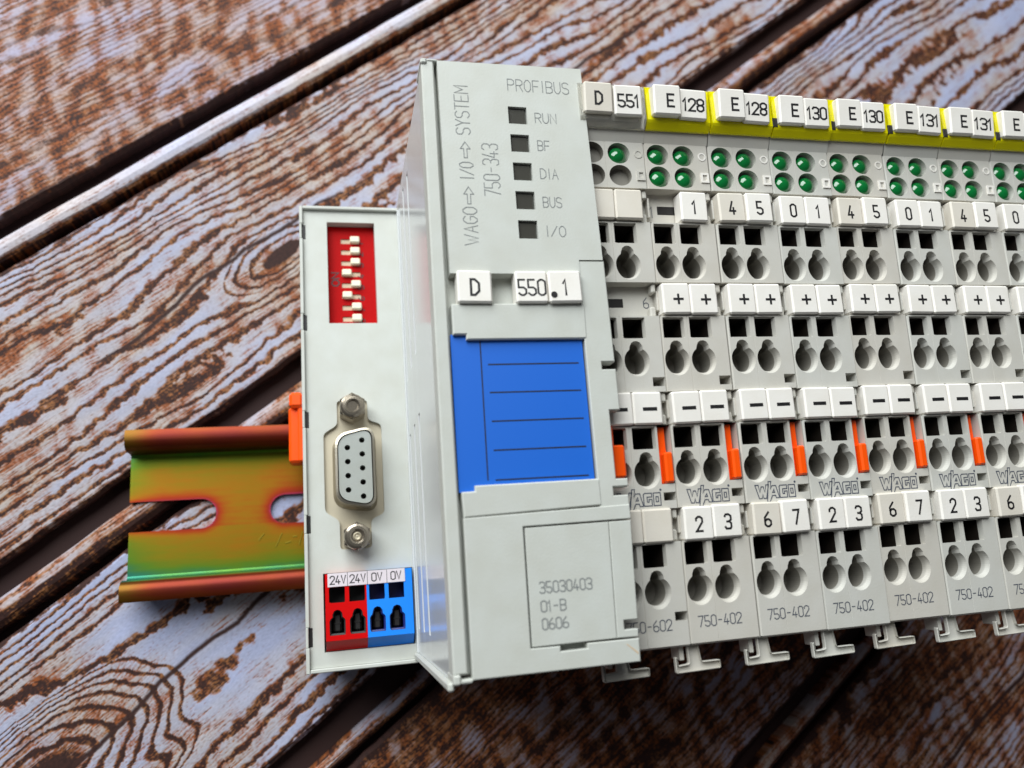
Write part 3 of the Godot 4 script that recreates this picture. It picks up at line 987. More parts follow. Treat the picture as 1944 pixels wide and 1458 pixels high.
func terminal(t: Node3D) -> void:
	var y := 24.6
	var halves := [["red_plastic", -43.0, [-42.35, -38.55]], ["blue_plastic", -35.15, [-34.75, -31.0]]]
	for k in 2:
		var h: Array = halves[k]
		var x0: float = h[1]
		var x1 := -35.2 if k == 0 else -26.3
		var b := MB.new()
		var zf := 92.5
		var cols: Array = h[2]
		var mid: float = (cols[0] + 3.0 + cols[1]) * 0.5
		# top band, cells, front bevel
		b.quad(Vector3(x0, y, 80.1), Vector3(x1, y, 80.1), Vector3(x1, y, 82.3), Vector3(x0, y, 82.3), Vector3.UP)
		var wells := MB.new()
		for c in 2:
			var a := x0 if c == 0 else mid
			var e := mid if c == 0 else x1 - (0.0 if k == 0 else 1.2)
			var cx: float = cols[c]
			var rs := func(th: float) -> float:
				var d := Vector2.from_angle(th)
				return minf(1.5 / maxf(absf(d.x), 1e-4), 1.45 / maxf(absf(d.y), 1e-4))
			var hole := b.cell(a, e, 82.3, 86.0, y, Vector2(cx + 1.55, 84.1), rs, 24)
			wells.well([[hole, y], [hole, y - 4.5]])
			var rk := func(th: float) -> float:
				var d := Vector2.from_angle(th)
				var q := minf(1.5 / maxf(absf(d.x), 1e-4), 1.85 / maxf(absf(d.y), 1e-4))
				if d.y < 0.0:
					q = minf(1.5 / maxf(absf(d.x), 1e-4), 1.6 / maxf(absf(d.y), 1e-4))
					q = maxf(minf(q, 1.75), ray_circle(d, Vector2(0, -1.9), 0.95))
				return q
			hole = b.cell(a, e, 86.0, zf, y, Vector2(cx + 1.55, 89.7), rk, 30)
			wells.well([[hole, y], [hole, y - 0.9], [MB.inset(hole, -0.28 if Geometry2D.is_polygon_clockwise(hole) else 0.28), y - 1.0], [MB.inset(hole, -0.3 if Geometry2D.is_polygon_clockwise(hole) else 0.3), y - 5.0]])
		if k == 1:
			b.quad(Vector3(x1 - 1.2, y, 82.3), Vector3(x1, y, 82.3), Vector3(x1, y, zf), Vector3(x1 - 1.2, y, zf), Vector3.UP)
		b.quad(Vector3(x0, y, zf), Vector3(x1, y, zf), Vector3(x1, y - 2.6, 94.5), Vector3(x0, y - 2.6, 94.5), Vector3(0, 1, 1))
		b.quad(Vector3(x0, y - 2.6, 94.5), Vector3(x1, y - 2.6, 94.5), Vector3(x1, 17, 94.5), Vector3(x0, 17, 94.5), Vector3(0, 0, 1))
		for x in [x0, x1]:
			var poly := PackedVector2Array([Vector2(80.1, 17), Vector2(80.1, y), Vector2(zf, y), Vector2(94.5, y - 2.6), Vector2(94.5, 17)])
			var id := Geometry2D.triangulate_polygon(poly)
			for i in range(0, id.size(), 3):
				b.tri(Vector3(x, poly[id[i]].y, poly[id[i]].x), Vector3(x, poly[id[i + 1]].y, poly[id[i + 1]].x), Vector3(x, poly[id[i + 2]].y, poly[id[i + 2]].x), Vector3(-1 if x == x0 else 1, 0, 0))
		b.quad(Vector3(x0, y, 80.1), Vector3(x1, y, 80.1), Vector3(x1, 17, 80.1), Vector3(x0, 17, 80.1), Vector3(0, 0, -1))
		var o := part("power_terminal", b, M[h[0]], t, ["red pair of wire terminals marked 24V", "blue pair of wire terminals marked 0V"][k])
		part("socket", wells, M.dark_plastic if k == 0 else M.dark_blue, o)
		for c in 2:
			b = MB.new()
			var cx: float = cols[c]
			b.box(Vector3(cx + 0.75, y - 4.5, 87.6), Vector3(cx + 2.35, y - 1.6, 91.2), 0.4)
			b.box(Vector3(cx + 0.9, y - 2.2, 89.35), Vector3(cx + 2.2, y - 1.5, 89.6), 0.05)
			part("lever", b, M.dark_plastic, o)
	var b := MB.new()
	b.box(Vector3(-42.5, 24.0, 80.05), Vector3(-27.65, 24.75, 82.6), 0.05)
	var strip := part("marking_strip", b, M.paper, t)
	b = MB.new()
	for e in [["24V", -42.0, 2.9], ["24V", -38.25, 2.9], ["0V", -34.1, 1.95], ["0V", -30.4, 1.95]]:
		write(b, e[0], Vector3(e[1], 24.775, 82.05), Vector3.RIGHT, Vector3.FORWARD, e[2], 1.5, 0.19)
	for x in [-38.75, -34.95, -31.2]:
		b.strip(PackedVector2Array([Vector2(x, -82.6), Vector2(x, -80.1)]), 0.09, Vector3(0, 24.77, 0), Vector3.RIGHT, Vector3.FORWARD)
	part("lettering", b, M.black_ink, strip)

static func ray_circle(d: Vector2, c: Vector2, r: float) -> float:
	var p := d.dot(c)
	var h := c.length_squared() - p * p
	return -1.0 if h > r * r else p + sqrt(r * r - h)

func tower(t: Node3D) -> void:
	# core and glossy side wall
	var b := MB.new()
	b.box(Vector3(-24.4, 8.6, 0.8), Vector3(0.25, 68.6, 95.6), 0.2)
	for z in [[0.8, 46.0], [84.0, 95.6]]:
		b.box(Vector3(-24.4, 1.4, z[0]), Vector3(0.25, 8.5, z[1]), 0.3)
	part("tower_housing", b, M.recessed_plastic, t)
	b = MB.new()
	# wall facing left: vents are gaps between the bars of the wall
	var x0 := -25.55
	var x1 := -24.75
	var rows := [[26.0, 3.2, 42.6, 53.8], [34.6, 3.6, 42.0, 53.4], [43.2, 4.9, 41.6, 53.0]]
	var yl := 9.0
	for r in rows:
		b.box(Vector3(x0, yl, 0.6), Vector3(x1, r[0], 96.5), 0.06)
		var e: float = r[0] + 2.0
		for z in [[0.6, r[1]], [r[2], r[3]], [91.7, 96.5]]:
			b.box(Vector3(x0, r[0], z[0]), Vector3(x1, e, z[1]), 0.02)
		yl = e
	b.box(Vector3(x0, yl, 0.6), Vector3(x1, 69.6, 96.5), 0.06)
	b.box(Vector3(-25.85, 22.0, 2.9), Vector3(-25.5, 24.3, 96.3), 0.12)
	part("side_wall", b, M.glossy_plastic, t, "glossy side wall above the lower panel with long narrow vents")
	b = MB.new()
	b.box(Vector3(-24.72, 9.0, 0.7), Vector3(-24.45, 69.0, 96.4), 0.02)
	part("vent_shade_backing", b, M.recess_shade_plastic, t)  # dark plate paints the shade inside the vents
	b = MB.new()
	b.slope = CTILT
	var y := CTOP
	# frame along the wall's top, front lip, corner knobs
	b.prism(v2([-25.65, 0.2, -23.55, 0.2, -23.55, 95.3, -25.65, 95.3]), y - 4.2, y - 0.25, 0.25)
	b.box(Vector3(-25.75, y - 6, 0.0), Vector3(-24.7, y + 0.1, 1.0), 0.25)
	b.box(Vector3(-25.7, y - 6, 95.2), Vector3(-24.6, y + 0.1, 96.6), 0.25)
	b.box(Vector3(-24.7, y - 3.5, 95.85), Vector3(-22.9, y - 0.1, 96.5), 0.2)
	b.box(Vector3(-24.7, y - 3.5, 0.0), Vector3(-22.9, y - 0.1, 0.45), 0.15)
	b.slope = 0.0
	b.box(Vector3(-26.35, 22.7, 96.3), Vector3(-25.4, 69.4, 97.5), 0.25)
	part("frame", b, M.grey_plastic, t)
	b = MB.new()
	b.slope = CTILT
	b.box(Vector3(-24.5, y - 4.0, 0.5), Vector3(0.4, y - 2.4, 95.6), 0.05)
	b.prism(v2([-2.15, 34.5, 2.35, 34.5, 2.5, 51.2, 0.3, 51.2, 0.3, 52.4, 2.55, 52.4, 2.55, 58.9, 0.8, 58.9, 0.8, 69.5, 2.7, 69.5, 2.7, 70.7, 0.2, 70.7, 0.2, 72.0, 2.55, 72.0, 2.55, 75.5, -2.15, 75.5]), y - 2.6, y - 0.12, 0.15)
	part("side_strip", b, M.grey_plastic, t)
	# upper cover
	b = MB.new()
	b.slope = CTILT
	var holes := []
	for i in 5:
		holes.append(rect(-11.75 + 0.06 * i, 7.85 + 5.0 * i, -8.6 + 0.06 * i, 10.95 + 5.0 * i))
	b.plate(v2([-23.05, 0.35, 1.5, 0.0, 2.1, 34.35, -1.95, 34.4, -1.95, 36.75, -22.9, 36.85]), holes, y, y - 2.4, 0.7)
	var cover := part("upper_cover", b, M.grey_plastic, t)
	for i in 5:
		b = MB.new()
		b.slope = CTILT
		b.box(Vector3(-11.7 + 0.06 * i, y - 2.2, 7.9 + 5.0 * i), Vector3(-8.65 + 0.06 * i, y - 0.45, 10.9 + 5.0 * i), 0.25)
		part("status_window", b, M.window_plastic, cover)
	b = MB.new()
	b.slope = CTILT
	var ty := y + 0.03
	write(b, "PROFIBUS", Vector3(-11.5, ty, 4.95), Vector3.RIGHT, Vector3.FORWARD, 10.5, 2.1, 0.13)
	var names := [["RUN", -7.25, 3.6], ["BF", -7.2, 2.0], ["DIA", -7.15, 2.95], ["BUS", -7.1, 3.1], ["I/O", -7.05, 3.3]]
	for i in 5:
		write(b, names[i][0], Vector3(names[i][1], ty, 10.55 + 4.98 * i), Vector3.RIGHT, Vector3.FORWARD, names[i][2], 1.75, 0.13)
	var up := Vector3(-1, 0, 0)
	var fw := Vector3(0, 0, -1)
	write(b, "WAGO", Vector3(-18.1, ty, 32.2), fw, up, 6.3, 2.2, 0.14)
	write(b, ">", Vector3(-18.15, ty, 25.3), fw, up, 3.1, 2.1, 0.13)
	write(b, "I/O", Vector3(-18.2, ty, 21.1), fw, up, 2.9, 2.2, 0.14)
	write(b, ">", Vector3(-18.25, ty, 17.4), fw, up, 2.95, 2.1, 0.13)
	write(b, "SYSTEM", Vector3(-18.3, ty, 13.3), fw, up, 8.6, 2.3, 0.14)
	write(b, "750-343", Vector3(-14.0, ty, 23.8), fw, up, 9.0, 2.6, 0.14)
	part("lettering", b, M.grey_ink, cover)
	# tags between the covers
	for e in [["D", -22.0, -16.6, -0.6, 1.25, 0.38], ["550", -12.85, -7.72, 0.4, 4.3, 0.30], ["1", -7.6, -2.2, 0.9, 0.55, 0.32]]:
		tag_on(t, e[0], Vector3((e[1] + e[2]) * 0.5, CTOP + 0.75 + (0.25 if e[0] == "1" else 0.0) + CTILT * 39.2, 39.2), e[2] - e[1], 5.2, e[3], e[4], 2.5, e[5], M.tag_plastic, CTILT)
	var dot := MB.new()
	dot.slope = CTILT
	dot.prism(circle(Vector2(-6.85, 40.6), 0.52, 14), CTOP + 0.95, CTOP + 1.09, 0.03)
	part("ink_dot", dot, M.black_ink, t)
	b = MB.new()
	b.slope = CTILT
	b.prism(v2([-22.95, 41.75, -1.6, 41.6, -1.75, 47.4, -20.95, 47.42, -20.95, 46.6, -22.95, 46.6]), y - 2.2, y, 0.2)
	part("middle_cover", b, M.grey_plastic, t)
	# blue card
	b = MB.new()
	b.slope = CTILT
	b.box(Vector3(-23.3, y - 1.4, 46.4), Vector3(-2.4, y - 0.75, 70.3), 0.05)
	var card := part("label_card", b, M.blue_card, t, "blue label card ruled with black lines")
	b = MB.new()
	b.slope = CTILT
	b.strip(PackedVector2Array([Vector2(-18.78, -47.2), Vector2(-18.92, -68.6)]), 0.19, Vector3(0, y - 0.72, 0), Vector3.RIGHT, Vector3.FORWARD)
	for z in [51.15, 55.5, 59.9, 64.27, 68.69]:
		b.strip(PackedVector2Array([Vector2(-17.7, -z), Vector2(-3.38, -z)]), 0.2, Vector3(0, y - 0.72, 0), Vector3.RIGHT, Vector3.FORWARD)
	part("ruled_line", b, M.black_ink, card)
	# lower cover: band under the card, left part, hatch with its frame
	b = MB.new()
	b.slope = CTILT
	b.prism(v2([-23.05, 70.25, -21.05, 70.2, -21.05, 69.4, -1.9, 69.35, -1.85, 73.35, -22.9, 73.95]), y - 2.2, y, 0.2)
	b.prism(v2([-23.0, 74.0, 2.5, 73.45, 2.5, 75.6, -14.3, 75.75, -14.45, 92.75, -10.1, 92.8, -10.1, 93.55, -6.05, 93.5, -6.05, 92.8, 1.9, 92.85, 1.8, 96.1, -23.0, 96.1]), y - 2.2, y, 0.12)
	var low := part("lower_cover", b, M.grey_plastic, t)
	b = MB.new()
	b.slope = CTILT
	b.prism(v2([-14.05, 75.95, -1.12, 75.85, -1.5, 92.55, -14.2, 92.6]), y - 2.2, y - 0.08, 0.08)
	b.prism(v2([-1.02, 75.85, 2.45, 75.85, 2.0, 90.15, -0.2, 90.15, -0.2, 91.5, 1.95, 91.5, 1.85, 92.6, -1.4, 92.55]), y - 2.2, y - 0.06, 0.1)
	var hatch := part("hatch", b, M.grey_plastic, t)
	b = MB.new()
	b.slope = CTILT
	write(b, "35030403", Vector3(-12.5, y - 0.05, 85.3), Vector3.RIGHT, Vector3.FORWARD, 7.9, 1.55, 0.17)
	write(b, "01-B", Vector3(-12.5, y - 0.05, 87.9), Vector3.RIGHT, Vector3.FORWARD, 3.7, 1.5, 0.17)
	write(b, "0606", Vector3(-12.5, y - 0.05, 90.35), Vector3.RIGHT, Vector3.FORWARD, 3.85, 1.5, 0.17)
	part("lettering", b, M.grey_ink, hatch)
	b = MB.new()
	b.slope = CTILT
	b.prism(v2([-0.2, 93.5, 0.0, 93.45, 1.6, 94.75, 1.55, 95.1]), y - 0.1, y + 0.025, 0.02)
	part("scratch", b, M.slot_beige, low)
	# orange tab on the right edge
	b = MB.new()
	b.slope = TILT
	b.box(Vector3(0.75, 68.0, 59.0), Vector3(2.3, 72.2, 69.4), 0.15)
	b.box(Vector3(1.7, 69.0, 64.0), Vector3(3.75, 73.1, 69.1), 0.3)
	part("release_tab", b, M.orange_plastic, t, "orange tab on the right edge beside the blue card")

func tag_mesh(wide: float, long: float) -> ArrayMesh:
	var key := "tag%.2f_%.2f" % [wide, long]
	if not M.has(key):
		var b := MB.new()
		b.box(Vector3(-wide * 0.5, -2.9, -long * 0.5), Vector3(wide * 0.5, 0, long * 0.5), 0.28)
		M[key] = commit(b)
	return M[key]

func tag_on(t: Node3D, text: String, at: Vector3, wide: float, long: float, turn: float, tw: float, th: float, stroke: float, mat: Material, tilt: float, group := "") -> void:
	var o := put("marker_tag", tag_mesh(wide, long), mat, t)
	o.transform = Transform3D(Basis.from_euler(Vector3(atan(-tilt) + 0.0, deg_to_rad(turn), 0)), at * S + t.get_meta("shift"))
	if text == "":
		return
	var key := "txt%s%.2f%.2f%.2f" % [text, tw, th, stroke]
	if not M.has(key):
		var b := MB.new()
		var dx := 0.0
		if text == "E": dx = 0.55
		if text == "+" or text == "=": dx = 0.3
		write(b, text, Vector3(-tw * 0.5 + dx, 0.02, th * 0.5 + 0.15), Vector3.RIGHT, Vector3.FORWARD, tw, th, stroke)
		M[key] = commit(b)
	var l := put("lettering", M[key], M.black_ink, o)
	l.position = Vector3.ZERO

# ---------------------------------------------------------------- input and supply modules
const LX := [2.43, 7.22]
func module_body(supply: bool) -> void:
	var b := MB.new()
	b.slope = TILT
	var wells := {"wire_entry": [], "release_slot": [], "shaded_slot_wall": [], "shaded_entry_wall": [], "lamp_recess": []}
	var F := FACE
	var W := 11.92
	var e := 0.16
	# riser behind the lamps
	var z0 := 2.6
	b.quad(Vector3(0, F + 0.9, z0), Vector3(W, F + 0.9, z0), Vector3(W, F + 0.9, 10.1), Vector3(0, F + 0.9, 10.1), Vector3.UP)
	b.quad(Vector3(0, F + 0.9, 10.1), Vector3(W, F + 0.9, 10.1), Vector3(W, F, 12.0), Vector3(0, F, 12.0), Vector3(0, 1, 0.5))
	# face sections and the slots for tags between them
	var secs := [[12.0, 20.3], [26.35, 36.9], [42.7, 55.4], [60.9, 74.2], [79.4, 95.1]]
	var D := 2.3
	for k in secs.size():
		var za: float = secs[k][0]
		var zb: float = secs[k][1]
		# chamfered long edges
		b.quad(Vector3(e, F, za), Vector3(e, F, zb), Vector3(0, F - e * 1.6, zb), Vector3(0, F - e * 1.6, za), Vector3(-1, 1, 0))
		b.quad(Vector3(W - e, F, za), Vector3(W - e, F, zb), Vector3(W, F - e * 1.6, zb), Vector3(W, F - e * 1.6, za), Vector3(1, 1, 0))
		# fine joint between the two halves
		var j := 4.74
		var jw := 0.05
		b.quad(Vector3(j - jw, F, za), Vector3(j - jw, F, zb), Vector3(j, F - 0.09, zb), Vector3(j, F - 0.09, za), Vector3(1, 1, 0))
		b.quad(Vector3(j + jw, F, za), Vector3(j + jw, F, zb), Vector3(j, F - 0.09, zb), Vector3(j, F - 0.09, za), Vector3(-1, 1, 0))
		var xs := [[e, j - jw], [j + jw, 9.42]]
		var side := [[9.42, W - e, za, zb]]
		if k == 0:
			for c in 2:
				for r in 2:
					var c2 := Vector2(LX[c], 14.05 + 4.0 * r)
					var re := func(th: float) -> float: return 1.0 / sqrt(pow(cos(th) / 2.02, 2) + pow(sin(th) / 1.88, 2))
					var h := b.cell(xs[c][0], xs[c][1], 12.0 if r == 0 else 16.05, 16.05 if r == 0 else 20.3, F, c2, re, 26)
					wells.lamp_recess.append([[h, F], [scaled(h, c2, 0.97), F - 1.5]])
		else:
			for c in 2:
				var cs := Vector2([2.28, 7.15][c], za + 2.0)
				var hw: float = [1.93, 2.0][c]
				var rs := func(th: float) -> float:
					var d := Vector2.from_angle(th)
					return minf(hw / maxf(absf(d.x), 1e-4), 1.76 / maxf(absf(d.y), 1e-4))
				var h := b.cell(xs[c][0], xs[c][1], za, za + 3.95, F, cs, rs, 28)
				var inner := PackedVector2Array()
				for p in h:
					inner.append(Vector2(cs.x + (p.x - cs.x) * (0.80 if p.x > cs.x else 1.0), cs.y + (p.y - cs.y) * (1.04 if p.y > cs.y else 0.96)))
				wells.release_slot.append([[h, F], [lerp_poly(h, inner, 0.3), F - 1.1]])
				wells.shaded_slot_wall.append([[lerp_poly(h, inner, 0.3), F - 1.1], [inner, F - 9.0]])  # deep slot walls, darkened in colour for shade; no spring is modelled
				var ck := Vector2([2.4, 7.2][c], za + 7.5)
				var rk := func(th: float) -> float:
					var d := Vector2.from_angle(th)
					var el := 1.0 / sqrt(pow(d.x / 2.22, 2) + pow(d.y / (2.62 if d.y > 0.0 else 2.2), 2))
					return maxf(el, ray_circle(d, Vector2(0.0, -2.15), 1.15))
				h = b.cell(xs[c][0], xs[c][1], za + 3.95, zb if k < 4 else za + 12.0, F, ck, rk, 36)
				var step := PackedVector2Array()
				for p in h:
					var q := p - ck
					step.append(ck + Vector2(q.x * (0.91 if q.x > 0.0 else 0.99), q.y * (0.80 if q.y > 0.0 else 0.98)))
				var deep := PackedVector2Array()
				for p in h:
					var q := p - ck
					deep.append(ck + Vector2(q.x * (0.82 if q.x > 0.0 else 1.0), q.y * (0.80 if q.y > 0.0 else 0.98)))
				wells.wire_entry.append([[h, F], [step, F - 0.8], [lerp_poly(step, deep, 0.3), F - 1.7]])
				wells.shaded_entry_wall.append([[lerp_poly(step, deep, 0.3), F - 1.7], [deep, F - 5.5]])  # deep entry walls, greyed to paint their shade; no clamp is modelled
				if k == 4:
					b.quad(Vector3(xs[c][0], F, za + 12.0), Vector3(xs[c][1], F, za + 12.0), Vector3(xs[c][1], F, zb), Vector3(xs[c][0], F, zb), Vector3.UP)
			var cuts := []
			if k == 2: cuts = [[9.6, 53.0, 54.5, 5.0]]
			if k == 3: cuts = [[9.5, 60.9, 70.35, 3.2], [9.65, 71.65, 72.95, 5.0]]
			if k == 4 and supply: cuts = [[9.65, 90.1, 91.5, 5.0]]
			side = []
			var z := za
			for q in cuts:
				if q[1] > z + 0.01: side.append([9.42, W - e, z, q[1]])
				side.append([9.42, q[0], q[1], q[2]])
				var x: float = q[0]
				var yb: float = F - q[3]
				b.quad(Vector3(x, F, q[1]), Vector3(x, F, q[2]), Vector3(x, yb, q[2]), Vector3(x, yb, q[1]), Vector3(1, 0, 0))
				b.quad(Vector3(x, F, q[1]), Vector3(W - e, F, q[1]), Vector3(W - e, yb, q[1]), Vector3(x, yb, q[1]), Vector3(0, 0, 1))
				b.quad(Vector3(x, F, q[2]), Vector3(W - e, F, q[2]), Vector3(W - e, yb, q[2]), Vector3(x, yb, q[2]), Vector3(0, 0, -1))
				b.quad(Vector3(x, yb, q[1]), Vector3(W - e, yb, q[1]), Vector3(W - e, yb, q[2]), Vector3(x, yb, q[2]), Vector3(0, 1, 0))
				b.quad(Vector3(W - e, F, q[1]), Vector3(W - e, F, q[2]), Vector3(W - e, yb, q[2]), Vector3(W - e, yb, q[1]), Vector3(-1, 0, 0))
				z = q[2]
			if zb > z + 0.01: side.append([9.42, W - e, z, zb])
		for q in side:
			b.quad(Vector3(q[0], F, q[2]), Vector3(q[1], F, q[2]), Vector3(q[1], F, q[3]), Vector3(q[0], F, q[3]), Vector3.UP)
		if k < 4:
			var zc: float = secs[k + 1][0]
			b.quad(Vector3(0, F, zb), Vector3(W, F, zb), Vector3(W, F - D, zb), Vector3(0, F - D, zb), Vector3(0, 0, 1))
			b.quad(Vector3(0, F - D, zb), Vector3(W, F - D, zb), Vector3(W, F - D, zc), Vector3(0, F - D, zc), Vector3.UP)
			b.quad(Vector3(0, F - D, zc), Vector3(W, F - D, zc), Vector3(W, F, zc), Vector3(0, F, zc), Vector3(0, 0, -1))
			# small post and step at the seam
			b.box(Vector3(11.1, F - D, zb + 0.1), Vector3(W - 0.05, F - 0.5, zb + 1.6), 0.2)
			b.box(Vector3(10.75, F - D, zc - 1.9), Vector3(W - 0.1, F - 0.9, zc - 0.1), 0.25)
			b.box(Vector3(0.1, F - D, zb + 1.2), Vector3(0.5, F - 0.9, zc - 1.2), 0.15)
	# front edge and walls
	b.quad(Vector3(0.1, F, 95.1), Vector3(W - 0.1, F, 95.1), Vector3(W - 0.1, F - 0.5, 95.4), Vector3(0.1, F - 0.5, 95.4), Vector3(0, 1, 1))
	var yb0 := 1.6
	b.slope = 0.0
	var fz := func(z: float, d := 0.0) -> float: return FACE + TILT * z + d
	b.quad(Vector3(0, fz.call(95.4) - 0.5, 95.4), Vector3(W, fz.call(95.4) - 0.5, 95.4), Vector3(W, 40, 94.4), Vector3(0, 40, 94.4), Vector3(0, 0, 1))
	b.quad(Vector3(0, 40, 94.4), Vector3(W, 40, 94.4), Vector3(W, 12, 90), Vector3(0, 12, 90), Vector3(0, 0, 1))
	b.quad(Vector3(0, 12, 90), Vector3(W, 12, 90), Vector3(W, yb0, 90), Vector3(0, yb0, 90), Vector3(0, 0, 1))
	b.quad(Vector3(0, fz.call(2.6) + 0.9, 2.6), Vector3(W, fz.call(2.6) + 0.9, 2.6), Vector3(W, 62, 0.8), Vector3(0, 62, 0.8), Vector3(0, 0.2, -1))
	b.quad(Vector3(0, 62, 0.8), Vector3(W, 62, 0.8), Vector3(W, yb0, 6), Vector3(0, yb0, 6), Vector3(0, 0, -1))
	var prof := PackedVector2Array([Vector2(6, yb0), Vector2(0.8, 62), Vector2(2.6, fz.call(2.6) + 0.9), Vector2(10.1, fz.call(10.1) + 0.9), Vector2(12, fz.call(12.0) - e * 1.6)])
	for k in secs.size():
		if k > 0:
			prof.append(Vector2(secs[k - 1][1], fz.call(secs[k - 1][1]) - D))
			prof.append(Vector2(secs[k][0], fz.call(secs[k][0]) - D))
			prof.append(Vector2(secs[k][0], fz.call(secs[k][0]) - e * 1.6))
		prof.append(Vector2(secs[k][1], fz.call(secs[k][1]) - e * 1.6))
	prof.append_array(PackedVector2Array([Vector2(95.4, fz.call(95.4) - 0.5), Vector2(94.4, 40), Vector2(90, 12), Vector2(90, yb0), Vector2(84, yb0), Vector2(84, 8.5), Vector2(46, 8.5), Vector2(46, yb0)]))
	var id := Geometry2D.triangulate_polygon(prof)
	for x in [0.0, W]:
		for i in range(0, id.size(), 3):
			b.tri(Vector3(x, prof[id[i]].y, prof[id[i]].x), Vector3(x, prof[id[i + 1]].y, prof[id[i + 1]].x), Vector3(x, prof[id[i + 2]].y, prof[id[i + 2]].x), Vector3(-1 if x == 0.0 else 1, 0, 0))
	for q in [[46.0, 6.0, yb0], [84.0, 46.0, 8.5], [90.0, 84.0, yb0]]:
		b.quad(Vector3(0, q[2], q[1]), Vector3(W, q[2], q[1]), Vector3(W, q[2], q[0]), Vector3(0, q[2], q[0]), Vector3.DOWN)
	for z in [46.0, 84.0]:
		b.quad(Vector3(0, yb0, z), Vector3(W, yb0, z), Vector3(W, 8.5, z), Vector3(0, 8.5, z), Vector3(0, 0, 1 if z == 46.0 else -1))
	var tag := "supply" if supply else "input"
	M["body_" + tag] = commit(b)
	for w in wells:
		var ms := []
		for rings in wells[w]:
			var q := MB.new()
			q.slope = TILT
			q.well(rings, w != "release_slot" and w != "wire_entry")
			ms.append(commit(q))
		M[w + "_" + tag] = ms

func lerp_poly(a: PackedVector2Array, b: PackedVector2Array, t: float) -> PackedVector2Array:
	var o := PackedVector2Array()
	for i in a.size():
		o.append(a[i].lerp(b[i], t))
	return o

func scaled(h: PackedVector2Array, c: Vector2, k: float) -> PackedVector2Array:
	var o := PackedVector2Array()
	for p in h:
		o.append(c + (p - c) * k)
	return o

func shared_meshes() -> void:
	for k in 4:
		var b := MB.new()
		b.slope = TILT
		b.dome(Vector3(LX[k % 2], FACE - 1.6, 14.2 + 4.0 * (k / 2)), 1.80, 0.95)
		M["lamp%d" % k] = commit(b)
	# carrier of the group marker: a clear block, its front sloping to the lamps
	var c := MB.new()
	c.slope = TILT
	var pr := [[2.8, 72.6], [2.8, 73.6], [3.2, 74.0], [9.0, 74.0], [9.4, 73.75], [10.25, 72.95], [10.3, 72.6], [9.9, 72.52]]
	var pl := PackedVector2Array()
	for q in pr:
		pl.append(Vector2(q[0], q[1]))
	var x0 := 0.08
	var x1 := 11.84
	for i in pl.size():
		var a := pl[i]
		var d := pl[(i + 1) % pl.size()]
		var hint := Vector3(0, (a.y + d.y) * 0.5 - 73.2, (a.x + d.x) * 0.5 - 7.0)
		c.quad(Vector3(x0, a.y, a.x), Vector3(x1, a.y, a.x), Vector3(x1, d.y, d.x), Vector3(x0, d.y, d.x), hint)
	var id := Geometry2D.triangulate_polygon(pl)
	for x in [x0, x1]:
		for i in range(0, id.size(), 3):
			c.tri(Vector3(x, pl[id[i]].y, pl[id[i]].x), Vector3(x, pl[id[i + 1]].y, pl[id[i + 1]].x), Vector3(x, pl[id[i + 2]].y, pl[id[i + 2]].x), Vector3(-1 if x == x0 else 1, 0, 0))
	M.carrier = commit(c)
	c = MB.new()
	c.slope = TILT
	c.box(Vector3(-0.1, 73.2, 7.3), Vector3(0.85, 74.08, 9.0), 0.05)
	M.carrier_hole = commit(c)
	c = MB.new()
	c.slope = TILT
	c.box(Vector3(9.6, FACE - 3.1, 61.0), Vector3(11.25, FACE - 1.0, 70.25), 0.15)
	c.box(Vector3(10.25, FACE - 3.0, 65.3), Vector3(11.72, FACE + 0.45, 70.2), 0.3)
	M.tab = commit(c)
	c = MB.new()
	c.prism(round_poly(v2([-2.5, 97.0, -2.1, 97.0, -2.1, 98.3, -0.25, 98.15, -0.25, 95.2, 1.6, 95.2, 1.9, 98.0, 5.05, 98.0, 5.05, 99.3, -2.5, 99.45]), 0.25, 2), 63.5, 64.3, 0.1, true)
	c.box(Vector3(-1.3, 60.0, 95.3), Vector3(-0.55, 63.3, 97.7), 0.1)
	M.foot = commit(c)
	c = MB.new()
	c.slope = TILT
	for s in LOGO:
		var pts := PackedVector2Array()
		for q in s.split(" "):
			var xy: PackedStringArray = q.split(",")
			pts.append(Vector2(float(xy[0]), float(xy[1])) * 0.1)
		c.strip(pts, 0.16, Vector3(1.75, FACE + 0.03, 74.05), Vector3.RIGHT, Vector3.FORWARD)
	c.prism(circle(Vector2(9.15, 71.2), 0.2, 8), FACE - 0.1, FACE + 0.03, 0.01)
	M.logo = commit(c)
	for e in [["input", "750-402"], ["supply", "750-602"]]:
		c = MB.new()
		c.slope = TILT
		write(c, e[1], Vector3(1.55, FACE + 0.03, 92.75), Vector3.RIGHT, Vector3.FORWARD, 7.4, 1.6, 0.15)
		M["number_" + e[0]] = commit(c)
	# moulded symbols by the lamps: ring above, square below
	c = MB.new()
	c.slope = TILT
	c.plate(rect(10.15, 17.15, 11.65, 18.9), [rect(10.5, 17.5, 11.3, 18.55)], FACE + 0.22, FACE - 0.2, 2.0)
	c.plate(circle(Vector2(10.75, 14.1), 0.75, 14), [circle(Vector2(10.75, 14.1), 0.52, 14)], FACE + 0.1, FACE - 0.2, 2.0)
	M.symbol = commit(c)
	c = MB.new()
	c.slope = TILT
	c.box(Vector3(2.4, FACE - 2.6, 0), Vector3(6.5, FACE - 2.24, 1.5), 0.03)
	M.slot_hole = commit(c)

